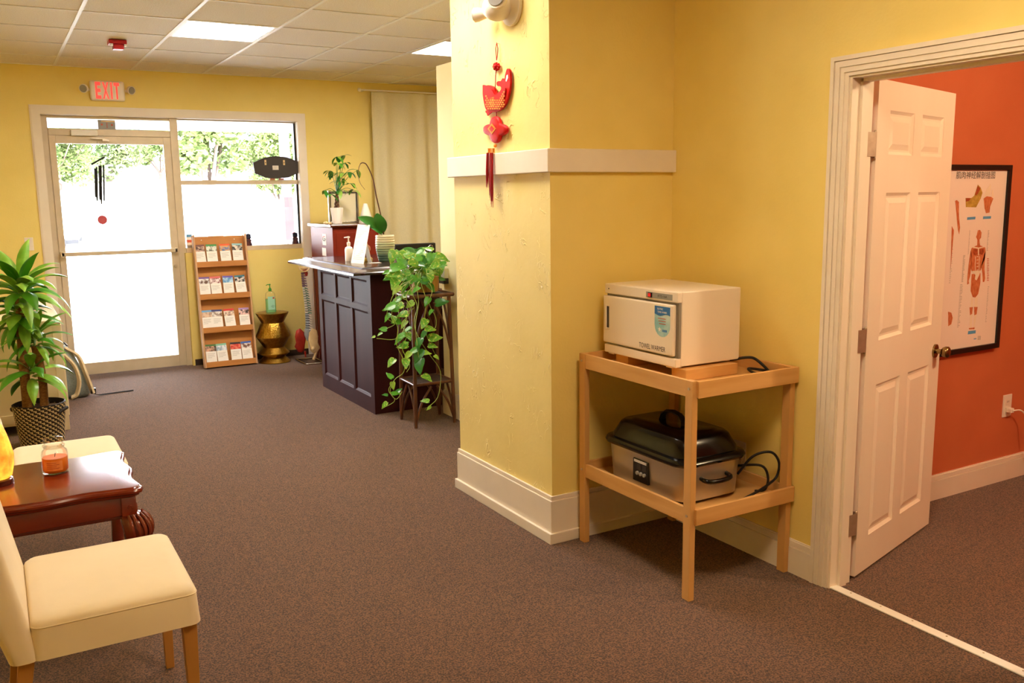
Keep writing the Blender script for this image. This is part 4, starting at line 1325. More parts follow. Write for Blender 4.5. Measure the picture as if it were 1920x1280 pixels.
o.sphere((sx + .005, sy, .935), .032, 14, 10, (1.1, 1, .7))
build(o, 'skull_base', 'bone', sp, smooth=60)
build(MB().tube([(sx + .005, sy, .93), (sx + .018, sy - .02, .88), (sx + .02, sy - .01, .86)], [.02, .018, .012], 10), 'ligament', 'disc_red', sp, smooth=60)
NV = 24; zt_, zb_ = .885, .335
for k in range(NV):
    z = zt_ + (zb_ - zt_) * k / (NV - 1)
    f_ = k / (NV - 1)
    r_ = .014 + .012 * f_
    m = 'nerve_purple' if k < 6 else ('bone_white' if k < 17 else 'vert_blue')
    x = spx(z)
    vb = build(MB().lathe([(r_ * .9, -.008), (r_, -.006), (r_ * .86, 0), (r_, .006), (r_ * .9, .008)], (x, sy, z), 12), 'vertebra', m, sp, smooth=50)
    build(MB().cyl((x, sy, z - .0125), (x, sy, z - .0078), r_ * .85, n=10), 'disc', 'nerve_green' if 6 <= k < 17 else 'dark_grey', vb)
    m2 = 'nerve_purple' if k < 6 else ('nerve_green' if k < 17 else 'bone_white')
    o = MB(); o.tube([(x + r_ * .5, sy, z), (x + r_ + .018 + .01 * f_, sy - .004, z - .004 - .010 * (6 <= k < 17))], [.006, .003], 6)
    o.tube([(x + .3 * r_, sy - r_ * .8, z), (x + r_ + .008, sy - r_ - .016, z - .012)], [.005, .002], 6)
    o.tube([(x - .1 * r_, sy + r_ * .8, z), (x - .2 * r_, sy + r_ + .02, z - .006)], [.005, .003], 6)
    build(o, 'process', m2, vb, smooth=50)
build(MB().tube([(spx(.33), sy, .33), (sx + .002, sy, .28), (sx + .008, sy + .01, .22)], [.034, .03, .012], 12), 'sacrum', 'vert_blue', sp, smooth=60)
# pelvis wings: shaped shells
def wing(cx, cy, s, m, nm, flip):
    o = MB(); prof = [(-.035, .02), (-.045, .08), (-.03, .15), (.005, .19), (.04, .17), (.055, .11), (.045, .05), (.06, .01), (.03, -.045), (-.005, -.055), (-.03, -.03)]
    rings = []
    for sc2, d in ((.75, -.018), (1, -.008), (1, .006), (.8, .014)):
        rings.append([(cx + (a * sc2) * s, cy + d + .25 * (b - .07) * flip, .155 + b * sc2) for a, b in prof])
    o.loft(rings)
    return build(o, nm, m, sp, smooth=60)
wing(sx + .040, sy - .055, 1.0, 'bone', 'pelvis', .35)
wing(sx - .055, sy + .03, -1.05, 'disc_red', 'pelvis_muscle', -.35)
fm_ = build(MB().tube(sm_pts([(sx + .075, sy - .06, .165), (sx + .085, sy - .06, .145), (sx + .065, sy - .06, .12), (sx + .05, sy - .06, .07), (sx + .035, sy - .06, .035)], 4), [.022] * 5 + [.018] * 6 + [.014] * 6, 10), 'femur_head', 'bone', sp, smooth=60)
build(MB().sphere((sx + .03, sy - .065, .15), .026, 12, 8), 'hip_joint', 'bone', sp, smooth=60)
build(MB().tube([(sx - .03, sy - .01, .12), (sx - .028, sy - .01, .06)], [.010, .006], 8), 'femur_head', 'disc_red', sp, smooth=60)

# ---- curtain and rod
t = thing('curtain', 'long beige curtain hanging at the right end of the front wall', 'curtain', (4.1, 8.93, .03))
n = 150; ringf, ringb = [], []
def wav(x, z):
    k = (x - 3.52) / 1.3
    return .030 * math.sin(k * 40 + .9 * math.sin(k * 13)) * (.75 + .25 * math.cos(z * .8)) + .012 * math.sin(k * 23 + z)
zs_ = [.03 + (2.675 - .03) * q / 14 for q in range(15)]
rings = []
for z in zs_:
    rings.append([(3.52 + 1.3 * i / n, 8.935 + wav(3.52 + 1.3 * i / n, z), z) for i in range(n + 1)] + [(3.52 + 1.3 * i / n, 8.939 + wav(3.52 + 1.3 * i / n, z), z) for i in range(n, -1, -1)])
build(MB().loft(rings), 'cloth', 'curtain', t, smooth=60)
t = thing('curtain_rod', 'white curtain rod with round end above the beige curtain', 'curtain rod', (4.15, 8.94, 2.68))
build(MB().cyl((3.41, 8.94, 2.690), (5.0, 8.94, 2.690), .009, n=12), 'rod', 'white_plastic', t, smooth=50)
build(MB().sphere((3.395, 8.94, 2.690), .020, 14, 10), 'finial', 'white_plastic', t, smooth=60)
build(MB().box(3.44, 3.455, 8.93, D, 2.684, 2.70), 'bracket', 'white_plastic', t)

# ================================================================== RECEPTION DESK
t = thing('reception_desk', 'dark panelled reception desk with a wide overhanging counter', 'desk', (2.7, 6.8, 0))
BX0, BX1, BY0, BY1, BZ = 2.364, 2.92, 6.163, 7.380, 1.048
build(MB().box(BX0 + .014, BX1, BY0 + .004, BY1 - .004, 0, BZ), 'carcass', 'mahogany', t)
ys = (BY0, BY0 + .075, BY0 + .405, BY0 + .445, BY0 + .775, BY0 + .815, BY1 - .075, BY1)
zsd = (0, .120, .765, .805, 1.000, BZ)
for a, b in ((ys[0], ys[1]), (ys[2], ys[3]), (ys[4], ys[5]), (ys[6], ys[7])):
    build(MB().box(BX0, BX0 + .014, a, b, 0, BZ), 'stile', 'mahogany', t)
for a, b in ((ys[1], ys[2]), (ys[3], ys[4]), (ys[5], ys[6])):
    for c_, e_ in ((zsd[0], zsd[1]), (zsd[2], zsd[3]), (zsd[4], zsd[5])):
        build(MB().box(BX0, BX0 + .014, a, b, c_, e_), 'rail', 'mahogany', t)
    for c_, e_ in ((zsd[1], zsd[2]), (zsd[3], zsd[4])):
        def rct(i, x):
            return [(x, a + i, c_ + i), (x, b - i, c_ + i), (x, b - i, e_ - i), (x, a + i, e_ - i)]
        o = MB(); o.loft([rct(0, BX0 + .001), rct(.009, BX0 + .007), rct(.011, BX0 + .0095), rct(.018, BX0 + .0125)], caps=False); o.add(rct(.018, BX0 + .0125), [(0, 1, 2, 3)])
        build(o, 'panel', 'mahogany', t)
def crect(i, z, j=0):
    return [(2.205 + i, 6.075 + i, z), (3.06 - j, 6.075 + i, z), (3.06 - j, 7.70 - i, z), (2.205 + i, 7.70 - i, z)]
build(MB().loft([crect(.03, 1.048), crect(0, 1.052), crect(0, 1.066), crect(.012, 1.073), crect(.10, 1.088), crect(.11, 1.096), crect(.125, 1.1)]), 'counter', 'counter', t)
build(MB().box(2.92, 3.62, 6.20, 7.66, .72, .75), 'work_surface', 'mahogany', t)
build(MB().box(3.58, 3.62, 6.22, 7.64, 0, .72), 'end_support', 'mahogany', t)

# ---- things on the counter
CT = 1.1005
bl_, br_ = at(657.8, 493, 2, CT), at(682, 494.7, 2, CT)
tl_ = at(671, 420.6, 1, bl_.y + .09); tr_ = at(693.8, 421.6, 1, br_.y + .09)
t = thing('menu_stand', 'tilted white printed price sheet standing on the counter', 'sign', (bl_.x, bl_.y, CT))
dn = Vector((.001, .004, 0))
build(MB().hexa([bl_, br_, br_ + dn, bl_ + dn, tl_, tr_, tr_ + dn, tl_ + dn]), 'sheet', 'paper', t)
o = MB()
for k in range(17):
    f0 = .16 + k * .045
    if k in (5, 9):
        continue
    l0, r0 = tl_.lerp(bl_, f0), tr_.lerp(br_, f0)
    l1, r1 = tl_.lerp(bl_, f0 + .012), tr_.lerp(br_, f0 + .012)
    q = Vector((-.0005, -.0008, 0)); w_ = (.85, .7, .6, .8)[k % 4]
    o.add([l0.lerp(r0, .1) + q, l0.lerp(r0, w_) + q, l1.lerp(r1, w_) + q, l1.lerp(r1, .1) + q], [(0, 1, 2, 3)])
build(o, 'print', 'ink_pink', t, kind='stuff')
mid_ = (bl_ + br_) / 2; midt = tl_.lerp(bl_, .3).lerp(tr_.lerp(br_, .3), .5)
ex = (br_ - bl_).normalized(); nb = Vector((-ex.y, ex.x, 0))
if nb.y < 0:
    nb = -nb
ft = mid_ + nb * .12; q = midt + nb * .012
build(MB().hexa([ft - ex * .025, ft + ex * .025, ft + ex * .025 + nb * .004, ft - ex * .025 + nb * .004, q - ex * .025, q + ex * .025, q + ex * .025 + nb * .004, q - ex * .025 + nb * .004]), 'easel_leg', 'paper', t)
sbx, sby = 2.462, 6.86
t = thing('lotion_bottle', 'white pump bottle behind the price sheet on the counter', 'bottle', (sbx, sby, CT))
build(MB().lathe([(.030, 0), (.032, .006), (.032, .095), (.026, .112), (.012, .120), (.012, .13)], (sbx, sby, CT), 18), 'bottle', 'white_plastic', t, smooth=50)
pm = build(MB().lathe([(.014, .128), (.015, .150), (.006, .154), (.005, .185), (.012, .187), (.012, .197), (.004, .199)], (sbx, sby, CT), 14), 'pump', 'white_plastic', t, smooth=50)
build(MB().tube([(sbx, sby, CT + .192), (sbx - .035, sby, CT + .190)], [.006, .004], 8), 'nozzle', 'white_plastic', pm)
fx, fy = 2.575, 6.80
t = thing('carved_figure', 'small brown carved head figure on a mossy base on the counter', 'figurine', (fx, fy, CT))
build(MB().loft([rrect(fx, fy, .052, .04, .02, CT), rrect(fx, fy, .054, .042, .02, CT + .02), rrect(fx, fy, .045, .034, .02, CT + .030)]), 'base', 'olive', t, smooth=50)
build(MB().lathe([(.034, .026), (.040, .040), (.037, .075), (.042, .095), (.040, .115), (.028, .130), (.008, .136)], (fx, fy, CT), 18, wob=lambda a, k: 1 + .06 * math.sin(5 * a + k)), 'head', 'tan_fig', t, smooth=60)
o = MB()
for dx in (-.014, .014):
    o.sphere((fx + dx - .012, fy - .036, CT + .098), .006, 8, 6)
o.sphere((fx - .014, fy - .038, CT + .082), .008, 8, 6, (1, 1, 1.4)); o.sphere((fx - .012, fy - .036, CT + .062), .010, 8, 6, (1.3, .6, .5))
build(o, 'face', 'tan_fig', t, smooth=60)
build(MB().box(2.50, 2.60, 6.52, 6.57, CT, CT + .003), 'card', 'paper', label='white card lying on the counter in front of the orchid pot', category='card')

# ---- orchid in ribbed pot
ox_, oy_ = 2.700, 6.68
t = thing('orchid', 'bare-stemmed orchid in a ribbed cream to green pot on the counter', 'potted plant', (ox_, oy_, CT))
po = MB(); NP = 22
pp_ = []
for k in range(NP + 1):
    f_ = k / NP
    base = .052 + .022 * math.sin(min(1, f_ * 1.5) * math.pi / 2) - .003 * max(0, f_ - .7) / .3
    pp_.append((base + (.0025 if k % 2 else -.0005), f_ * .205))
for k in range(NP):
    po.mi = 3 if k < 6 else (2 if k < 11 else (1 if k < 16 else 0))
    po.lathe([pp_[k], pp_[k + 1]], (ox_, oy_, CT + .001), 36, caps=(k == 0), wob=lambda a, q: 1 + .012 * math.cos(18 * a))
po.mi = 0; po.lathe([pp_[-1], (pp_[-1][0] - .006, .205), (pp_[-1][0] - .008, .185)], (ox_, oy_, CT + .001), 36, caps=False)
build(po, 'pot', ['ceramic_a', 'ceramic_b', 'ceramic_c', 'ceramic_d'], t, smooth=30)
build(MB().lathe([(.06, .18), (.03, .188), (.002, .19)], (ox_, oy_, CT), 20), 'bark_mix', 'soil', t)
def c7(x, y): return (580 + x / 5.333, 280 + y / 5.333)
st = sm_pts([at(*c7(*q), 1, oy_ - .01) for q in ((742, 850), (735, 760), (705, 620), (668, 460), (640, 310), (610, 225), (570, 150), (535, 133), (512, 142))], 6)
build(MB().tube(st, [.0065 - .003 * k / len(st) for k in range(len(st))], 8), 'flower_stem', 'stem_brown', t, smooth=60)
st = sm_pts([at(*c7(*q), 1, oy_ - .01) for q in ((512, 142), (494, 190), (492, 270), (510, 340), (556, 402))], 6)
build(MB().tube(st, [.0028 - .0015 * k / len(st) for k in range(len(st))], 6), 'flower_stem', 'stem_brown', t, smooth=60)


def oval_leaf(o, base, tip, width, up, n=8, cup=.12):
    base, tip = Vector(base), Vector(tip); ax = tip - base; side = ax.cross(Vector(up)).normalized(); nr = side.cross(ax).normalized(); Ln = ax.length
    rows_ = []
    for k in range(n + 1):
        f_ = k / n
        w_ = width * .5 * (math.sin(math.pi * (f_ * .93 + .05)) ** .7)
        c_ = base + ax * f_ + nr * (Ln * .13 * math.sin(math.pi * f_))
        rows_.append([c_ - side * w_ + nr * w_ * cup, c_ - side * w_ * .5 + nr * w_ * cup * .2, c_ - nr * w_ * .05, c_ + side * w_ * .5 + nr * w_ * cup * .2, c_ + side * w_ + nr * w_ * cup])
    return o.loft(rows_, closed=False, caps=False)


for (b0, t0, w_, up, yo) in (((720, 800), (487, 680), .085, (0, -1, .4), -.02), ((725, 840), (675, 640), .115, (-.4, -1, .1), -.03), ((725, 845), (606, 775), .09, (0, -.8, .7), -.05)):
    o = oval_leaf(MB(), at(*c7(*b0), 1, oy_), at(*c7(*t0), 1, oy_ + yo), w_, up)
    build(o, 'leaf', 'leaf_dark', t, smooth=80)

# ---- cherry cabinet behind the desk and the things on it
t = thing('cherry_cabinet', 'tall cherry wood cabinet behind the reception desk', 'cabinet', (3.0, 8.45, 0))
KX0, KX1, KY0, KY1, KZ = 2.762, 3.22, 8.12, 8.78, 1.33
build(MB().box(KX0, KX1, KY0, KY1, 0, KZ), 'body', 'cherry_cab', t, bevel=.003)
build(MB().box(KX0 - .025, KX1 + .025, KY0 - .025, KY1 + .025, KZ, KZ + .028), 'top', 'cherry_dark', t, bevel=.008)
build(MB().box(KX0 + .03, KX1 - .03, KY0 - .006, KY0, .08, KZ - .05), 'door', 'cherry_cab', t, bevel=.002)
for k, (v0, v1) in enumerate(((438, 460), (464, 480))):
    pa = at(604, v0, 0, KX0); pb = at(612, v1, 0, KX0)
    s_ = build(MB().box(KX0 - .001, KX0, pb.y, pa.y, pb.z, pa.z), 'sticker', 'paper', t)
    if k == 0:
        cc = Vector((KX0 - .0015, (pa.y + pb.y) / 2, pa.z - .045))
        gp = lambda a: cc + Vector((0, -.034 * math.cos(R(a)), .022 * math.sin(R(a))))
        build(MB().tube([gp(a) for a in range(40, 161, 20)], .0035, 5), 'sticker_arc', 'ink_red', s_)
        build(MB().tube([gp(a) for a in range(160, 361, 20)] + [cc], .0035, 5), 'sticker_arc', 'dark_grey', s_)
KT = KZ + .028
mx, my = 2.875, 8.30
t = thing('money_tree', 'braided money tree in a white faceted pot on the cherry cabinet', 'potted plant', (mx, my, KT))
build(MB().lathe([(.042, 0), (.045, .004), (.064, .150), (.060, .153), (.056, .140)], (mx, my, KT), 10), 'pot', 'pot_white', t, smooth=20)
build(MB().lathe([(.055, .136), (.02, .14), (.002, .141)], (mx, my, KT), 12), 'soil', 'soil', t)
zt0 = KT + .138
for k in range(3):
    pts = []
    for q in range(13):
        f_ = q / 12; a = 2 * math.pi * (f_ * 1.3 + k / 3)
        rr_ = .020 * (1 - f_ * .6)
        pts.append((mx + rr_ * math.cos(a) + .01 * f_, my + rr_ * math.sin(a), zt0 + .15 * f_))
    build(MB().tube(pts, [.010 - .004 * q / 12 for q in range(13)], 8), 'trunk', 'stem_brown', t, smooth=60)
top = Vector((mx + .01, my, zt0 + .15))
heads = [(270, 75), (345, 60), (285, 135), (355, 135), (210, 215), (255, 235), (345, 235), (400, 225), (480, 205), (345, 290), (300, 320), (415, 340), (155, 410), (220, 450), (310, 400), (440, 400)]
lf_me = [mesh_of(oval_leaf(MB(), (0, 0, 0), (0, 1, 0), .36, (0, 0, 1), 6), 'leaflet', m, smooth=80) for m in ('leaf', 'leaf_dark', 'leaf_lime')]
rnd = random.Random(11)
for k, h in enumerate(heads):
    u, v = c7(*h)
    c_ = at(u, v, 1, my + rnd.uniform(-.10, .10))
    mid = top.lerp(c_, .5) + Vector((0, 0, .03))
    s_ = build(MB().tube(sm_pts([top, mid, c_], 4), [.0035 - .002 * q / 8 for q in range(9)], 6), 'stem', 'leaf_dark', t, smooth=60)
    for q in range(4):
        az = rnd.uniform(0, 360); L_ = rnd.uniform(.075, .115)
        M = Matrix.Translation(c_ - Vector(t.location)) @ Euler((R(rnd.uniform(-60, -5)), 0, R(az)), 'XYZ').to_matrix().to_4x4() @ Matrix.Diagonal((L_, L_, L_, 1))
        inst(lf_me[(k + q) % 3], 'leaf', t, M)
t = thing('photo_frame', 'silver framed certificate behind the money tree', 'picture frame', (3.0, 8.55, KT))
q0, q1 = at(617, 418, 1, 8.55), at(671, 357, 1, 8.55)
fx0, fx1, fz1 = q0.x, q1.x, q1.z
o = MB(); y = 8.55
for (a, b, c_, e_) in ((fx0, fx0 + .016, KT, fz1), (fx1 - .016, fx1, KT, fz1), (fx0 + .016, fx1 - .016, KT, KT + .016), (fx0 + .016, fx1 - .016, fz1 - .016, fz1)):
    o.box(a, b, y - .012, y + .008, c_, e_)
build(o, 'frame', 'frame_silver', t, bevel=.002)
o = MB()
for (a, b, c_, e_) in ((fx0 + .016, fx0 + .026, KT + .016, fz1 - .016), (fx1 - .026, fx1 - .016, KT + .016, fz1 - .016), (fx0 + .026, fx1 - .026, fz1 - .026, fz1 - .016)):
    o.box(a, b, y - .010, y + .004, c_, e_)
build(o, 'inner_frame', 'dark_grey', t)
build(MB().box(fx0 + .016, fx1 - .016, y - .002, y + .004, KT + .016, fz1 - .016), 'certificate', 'photo_paper', t)
build(MB().prism([(y + .008, KT + .15), (y + .008, KT + .14), (y + .10, KT), (y + .11, KT)], 0, (fx0 + fx1) / 2 - .02, (fx0 + fx1) / 2 + .02), 'easel_leg', 'dark_grey', t)
q = at(685, 381, 1, 8.42)
build(MB().lathe([(.070, 0), (.072, .006), (.020, q.z - KT - .004), (.010, q.z - KT)], (q.x, 8.42, KT), 24), 'cone_diffuser', 'pot_white', label='white cone-shaped diffuser on the cherry cabinet', category='diffuser', smooth=40)
for k, (u, s_) in enumerate(((611, .020), (618, .016))):
    q = at(u, 414, 1, 8.16)
    build(MB().sphere((q.x, 8.16, KT + s_ * .75), s_, 12, 8, (1.2, 1, .75)), 'seashell', 'bone', smooth=60, label=('larger' if k == 0 else 'smaller') + ' pale shell at the left edge of the cherry cabinet top', category='shell')

# ---- black monitor on the work surface
t = thing('monitor', 'black monitor seen from behind over the trailing plant', 'monitor', (3.30, 7.40, .75))
q0, q1 = at(741, 458, 1, 7.40), at(817, 456, 1, 7.40)
build(MB().box(q0.x, q1.x, 7.40, 7.44, .93, 1.19), 'back_shell', 'black', t, bevel=.008)
cx_ = (q0.x + q1.x) / 2
build(MB().box(cx_ - .03, cx_ + .03, 7.415, 7.435, .76, .95), 'neck', 'black', t)
build(MB().box(cx_ - .11, cx_ + .11, 7.34, 7.52, .75, .762), 'base', 'black', t, bevel=.004)
rc = at(808, 464, 1, 7.395)
build(MB().tube([(rc.x + .022 * math.cos(R(a)), 7.398, rc.z + .022 * math.sin(R(a))) for a in range(0, 360, 20)], .0035, 6, closed=True), 'ring_mark', 'chrome', t, smooth=60)
# card holder on the end of the partition
t = thing('card_holder', 'white card holder on the partition behind the trailing plant', 'card holder', (XB, 5.86, .99))
build(MB().box(XB - .03, XB, 5.82, 5.90, 1.0, 1.09), 'cards', 'paper', t)
build(MB().box(XB - .036, XB, 5.815, 5.905, .98, 1.02), 'holder', 'dark_grey', t)
# ================================================================== RATTAN STAND AND TRAILING PLANT
SB = ((2.456, 5.625), (2.473, 5.920), (2.757, 5.627), (2.772, 5.905))
t = thing('plant_stand', 'dark rattan plant stand with a low shelf beside the reception desk', 'plant stand', (2.61, 5.77, 0))
TZ = .925
TP = ((2.472, 5.645), (2.485, 5.905), (2.745, 5.645), (2.757, 5.892))
def lp(k, z): return Vector((SB[k][0] + (TP[k][0] - SB[k][0]) * z / TZ, SB[k][1] + (TP[k][1] - SB[k][1]) * z / TZ, z))
for k in range(4):
    build(MB().tube([lp(k, 0), lp(k, .06), lp(k, .5), lp(k, TZ)], [.011, .014, .0135, .0135], 10), 'leg', 'rattan', t, smooth=60)
edges = ((0, 1), (0, 2), (1, 3), (2, 3))
for z, nm, ov in ((.305, 'shelf', 0), (TZ, 'top', .03)):
    pts = [lp(k, z) for k in range(4)]
    cen = sum(pts, Vector()) / 4
    pts = [p + (p - cen).normalized() * ov for p in pts]
    for a, b in edges:
        build(MB().tube([pts[a], pts[b]], .0135 if ov else .011, 10), nm + '_rim', 'rattan', t, smooth=60)
    p0, p1, p2, p3 = pts[0], pts[2], pts[3], pts[1]
    u = Vector((0, 0, .004))
    build(MB().hexa([p0 - u, p1 - u, p2 - u, p3 - u, p0 + u, p1 + u, p2 + u, p3 + u]), nm + '_mat', 'rattan_mat', t)
for a, b in edges:
    for z0, zt_ in ((.03, .285), (.50, .875)):
        A, B = lp(a, z0), lp(b, z0); At, Bt = lp(a, zt_), lp(b, zt_)
        m_ = (At + Bt) / 2
        build(MB().tube(sm_pts([A, A.lerp(At, .55).lerp(B.lerp(Bt, .55), .16), m_.lerp(At, .15)], 6), .0085, 8), 'brace', 'rattan', t, smooth=60)
        build(MB().tube(sm_pts([B, B.lerp(Bt, .55).lerp(A.lerp(At, .55), .16), m_.lerp(Bt, .15)], 6), .0085, 8), 'brace', 'rattan', t, smooth=60)

# heart-shaped leaf, base at the origin, tip along +y, upper side +z
def heart():
    o = MB()
    rows_ = []
    prof = ((-.13, .16), (-.06, .28), (.06, .35), (.22, .36), (.40, .33), (.60, .25), (.80, .13), (1.0, .005))
    for y, w_ in prof:
        dz = -.16 * max(0, y) ** 2
        yy = y
        rows_.append([(-w_, yy, dz - .05 + .10 * (w_ > .2)), (-w_ * .5, yy, dz + .02), (0, y if y > 0 else y * .15, dz - .02), (w_ * .5, yy, dz + .02), (w_, yy, dz - .05 + .10 * (w_ > .2))])
    return o.loft(rows_, closed=False, caps=False)


hl = [mesh_of(heart(), 'heart_leaf', m, smooth=80) for m in ('leaf', 'leaf_var', 'leaf_lime', 'leaf_dark')]
PCX, PCY, PZ = 2.625, 5.775, .940
t = thing('trailing_pothos', 'trailing pothos with long vines spilling from a bamboo pot on the rattan stand', 'potted plant', (PCX, PCY, PZ))
build(MB().lathe([(.080, 0), (.092, .004), (.098, .11), (.092, .112), (.086, .09), (.02, .088)], (PCX, PCY, PZ), 28, wob=lambda a, k: 1 + .02 * abs(math.sin(10 * a))), 'pot', 'bamboo', t, smooth=30)
rnd = random.Random(5)
LV = FW.copy(); LV.z = 0; LV.normalize()


def place_leaf(c_, size, ang, tilt=None, k=None):
    """leaf whose blade faces roughly the room; ang = direction of the tip in the picture (deg, 0 = right, 90 = up)"""
    tip = (RT * math.cos(R(ang)) + Vector((0, 0, 1)) * math.sin(R(ang)))
    nrm = (-FW + Vector((0, 0, .7)) + Vector((rnd.uniform(-.5, .5), rnd.uniform(-.5, .5), rnd.uniform(-.2, .5)))).normalized()
    tip = (tip - nrm * tip.dot(nrm)).normalized()
    sd = tip.cross(nrm).normalized()
    M = Matrix((sd, tip, nrm)).transposed().to_4x4()
    M.translation = c_ - tip * size * .45 - Vector(t.location)
    kk = rnd.choice((0, 0, 1, 1, 2, 3)) if k is None else k
    return inst(hl[kk], 'leaf', t, M @ Matrix.Diagonal((size, size, size, 1)))


def c5(x, y): return (560 + x / 3.556, 450 + y / 3.556)
crown = [(625, 110, 95, 260), (675, 80, 100, 100), (740, 62, 80, 20), (720, 150, 85, 190), (830, 120, 90, 60), (860, 55, 70, 130), (960, 115, 95, -10), (900, 200, 95, 250), (850, 190, 85, 280), (800, 215, 85, 240),
         (950, 190, 70, 270), (630, 225, 95, 200), (640, 285, 95, 250), (710, 205, 80, 100), (660, 180, 80, 170), (600, 250, 70, 215), (705, 310, 80, 260), (765, 255, 75, 0), (885, 315, 70, 290), (960, 260, 45, 10),
         (715, 365, 80, 210), (645, 402, 70, 200), (780, 110, 90, 110), (820, 60, 70, 60), (900, 110, 85, 40), (930, 150, 80, -20), (760, 180, 90, 250), (690, 255, 85, 230), (860, 140, 80, 90), (880, 250, 70, 270), (730, 100, 85, 140), (680, 140, 80, 120), (810, 160, 85, 300), (840, 90, 80, 80), (580, 215, 45, 200), (790, 285, 60, 265), (930, 225, 60, 300), (650, 330, 70, 240)]
pot_top = Vector((PCX, PCY, PZ + .10))
for _ in range(26):
    a = rnd.uniform(0, 360)
    crown.append((790 + 150 * math.cos(R(a)) * rnd.random() ** .5, 175 + 95 * math.sin(R(a)) * rnd.random() ** .5, rnd.uniform(65, 100), rnd.uniform(0, 360)))
for (x, y, s_, an) in crown:
    u, v = c5(x, y)
    dy = rnd.uniform(-.22, .06) if y > 150 else rnd.uniform(-.15, .15)
    c_ = at(u, v, 1, PCY + dy)
    sz = s_ / 3.556 / 266 * 1.05
    place_leaf(c_, sz, an)
    if rnd.random() < .6:
        mid = pot_top.lerp(c_, .5) + Vector((0, 0, .05))
        build(MB().tube(sm_pts([pot_top + Vector((rnd.uniform(-.05, .05), rnd.uniform(-.05, .05), -.02)), mid, c_], 4), .0022, 5), 'petiole', 'vine', t, smooth=60)
VY = 5.56
vines = [
    [(745, 270), (760, 360), (790, 440), (770, 550), (800, 650), (870, 760), (940, 860), (945, 960), (920, 1060), (840, 1130)],
    [(700, 300), (690, 380), (720, 400), (770, 450), (730, 480), (700, 600), (640, 660), (520, 655)],
    [(680, 300), (640, 420), (620, 500), (660, 580), (655, 700), (700, 800), (700, 880), (640, 930), (610, 1010), (650, 1060), (690, 1010)],
    [(820, 300), (850, 400), (840, 520), (850, 620), (880, 700), (920, 780)],
    [(890, 330), (870, 420), (915, 520), (905, 590), (835, 570)],
    [(720, 360), (745, 470), (690, 560), (720, 640), (690, 720), (740, 830), (720, 880)],
    [(640, 930), (600, 1000), (640, 1070), (560, 1120)],
    [(660, 330), (600, 450), (590, 520), (640, 560), (560, 600)],
    [(790, 300), (800, 420), (780, 560), (790, 700), (800, 780)],
]
for i, vn in enumerate(vines):
    yy = VY - .03 * (i % 3)
    pts = [at(*c5(*q), 1, yy) for q in vn]
    if vn[0][1] < 400:
        pts = [pot_top + Vector((-.03, -.06, .01))] + pts
    build(MB().tube(sm_pts(pts, 5), .0024, 5), 'vine', 'vine', t, smooth=60)
trail = [(600, 445, 90, 190), (660, 440, 70, 200), (590, 515, 60, 250), (635, 525, 60, 260), (690, 495, 70, 200), (855, 410, 65, 250), (955, 412, 85, 10), (835, 555, 75, 250), (880, 590, 75, 20), (915, 648, 90, 20), (665, 660, 75, 240), (830, 635, 65, 260),
         (560, 592, 50, 170), (540, 625, 35, 240), (720, 600, 65, 230), (690, 705, 70, 190), (735, 640, 60, 290), (800, 690, 80, 270), (795, 770, 95, 250), (895, 705, 60, 350), (850, 750, 65, 10), (920, 780, 40, 300), (715, 820, 75, 270), (615, 815, 70, 250), (805, 838, 105, 285),
         (605, 900, 55, 110), (858, 915, 75, 300), (650, 1020, 55, 40), (628, 970, 50, 280), (575, 1030, 35, 180), (570, 1100, 50, 240), (840, 1070, 55, 170), (497, 645, 25, 200), (650, 545, 60, 200), (700, 560, 60, 250), (680, 640, 60, 210), (760, 740, 70, 220), (725, 770, 60, 240), (670, 1000, 45, 60), (865, 1120, 40, 200), (880, 480, 45, 260), (780, 330, 60, 250), (740, 430, 60, 220), (630, 460, 65, 180), (710, 690, 55, 260)]
for i, (x, y, s_, an) in enumerate(trail):
    u, v = c5(x, y)
    place_leaf(at(u, v, 1, VY - .02 - .05 * rnd.random()), s_ / 3.556 / 272 * 1.05, an)

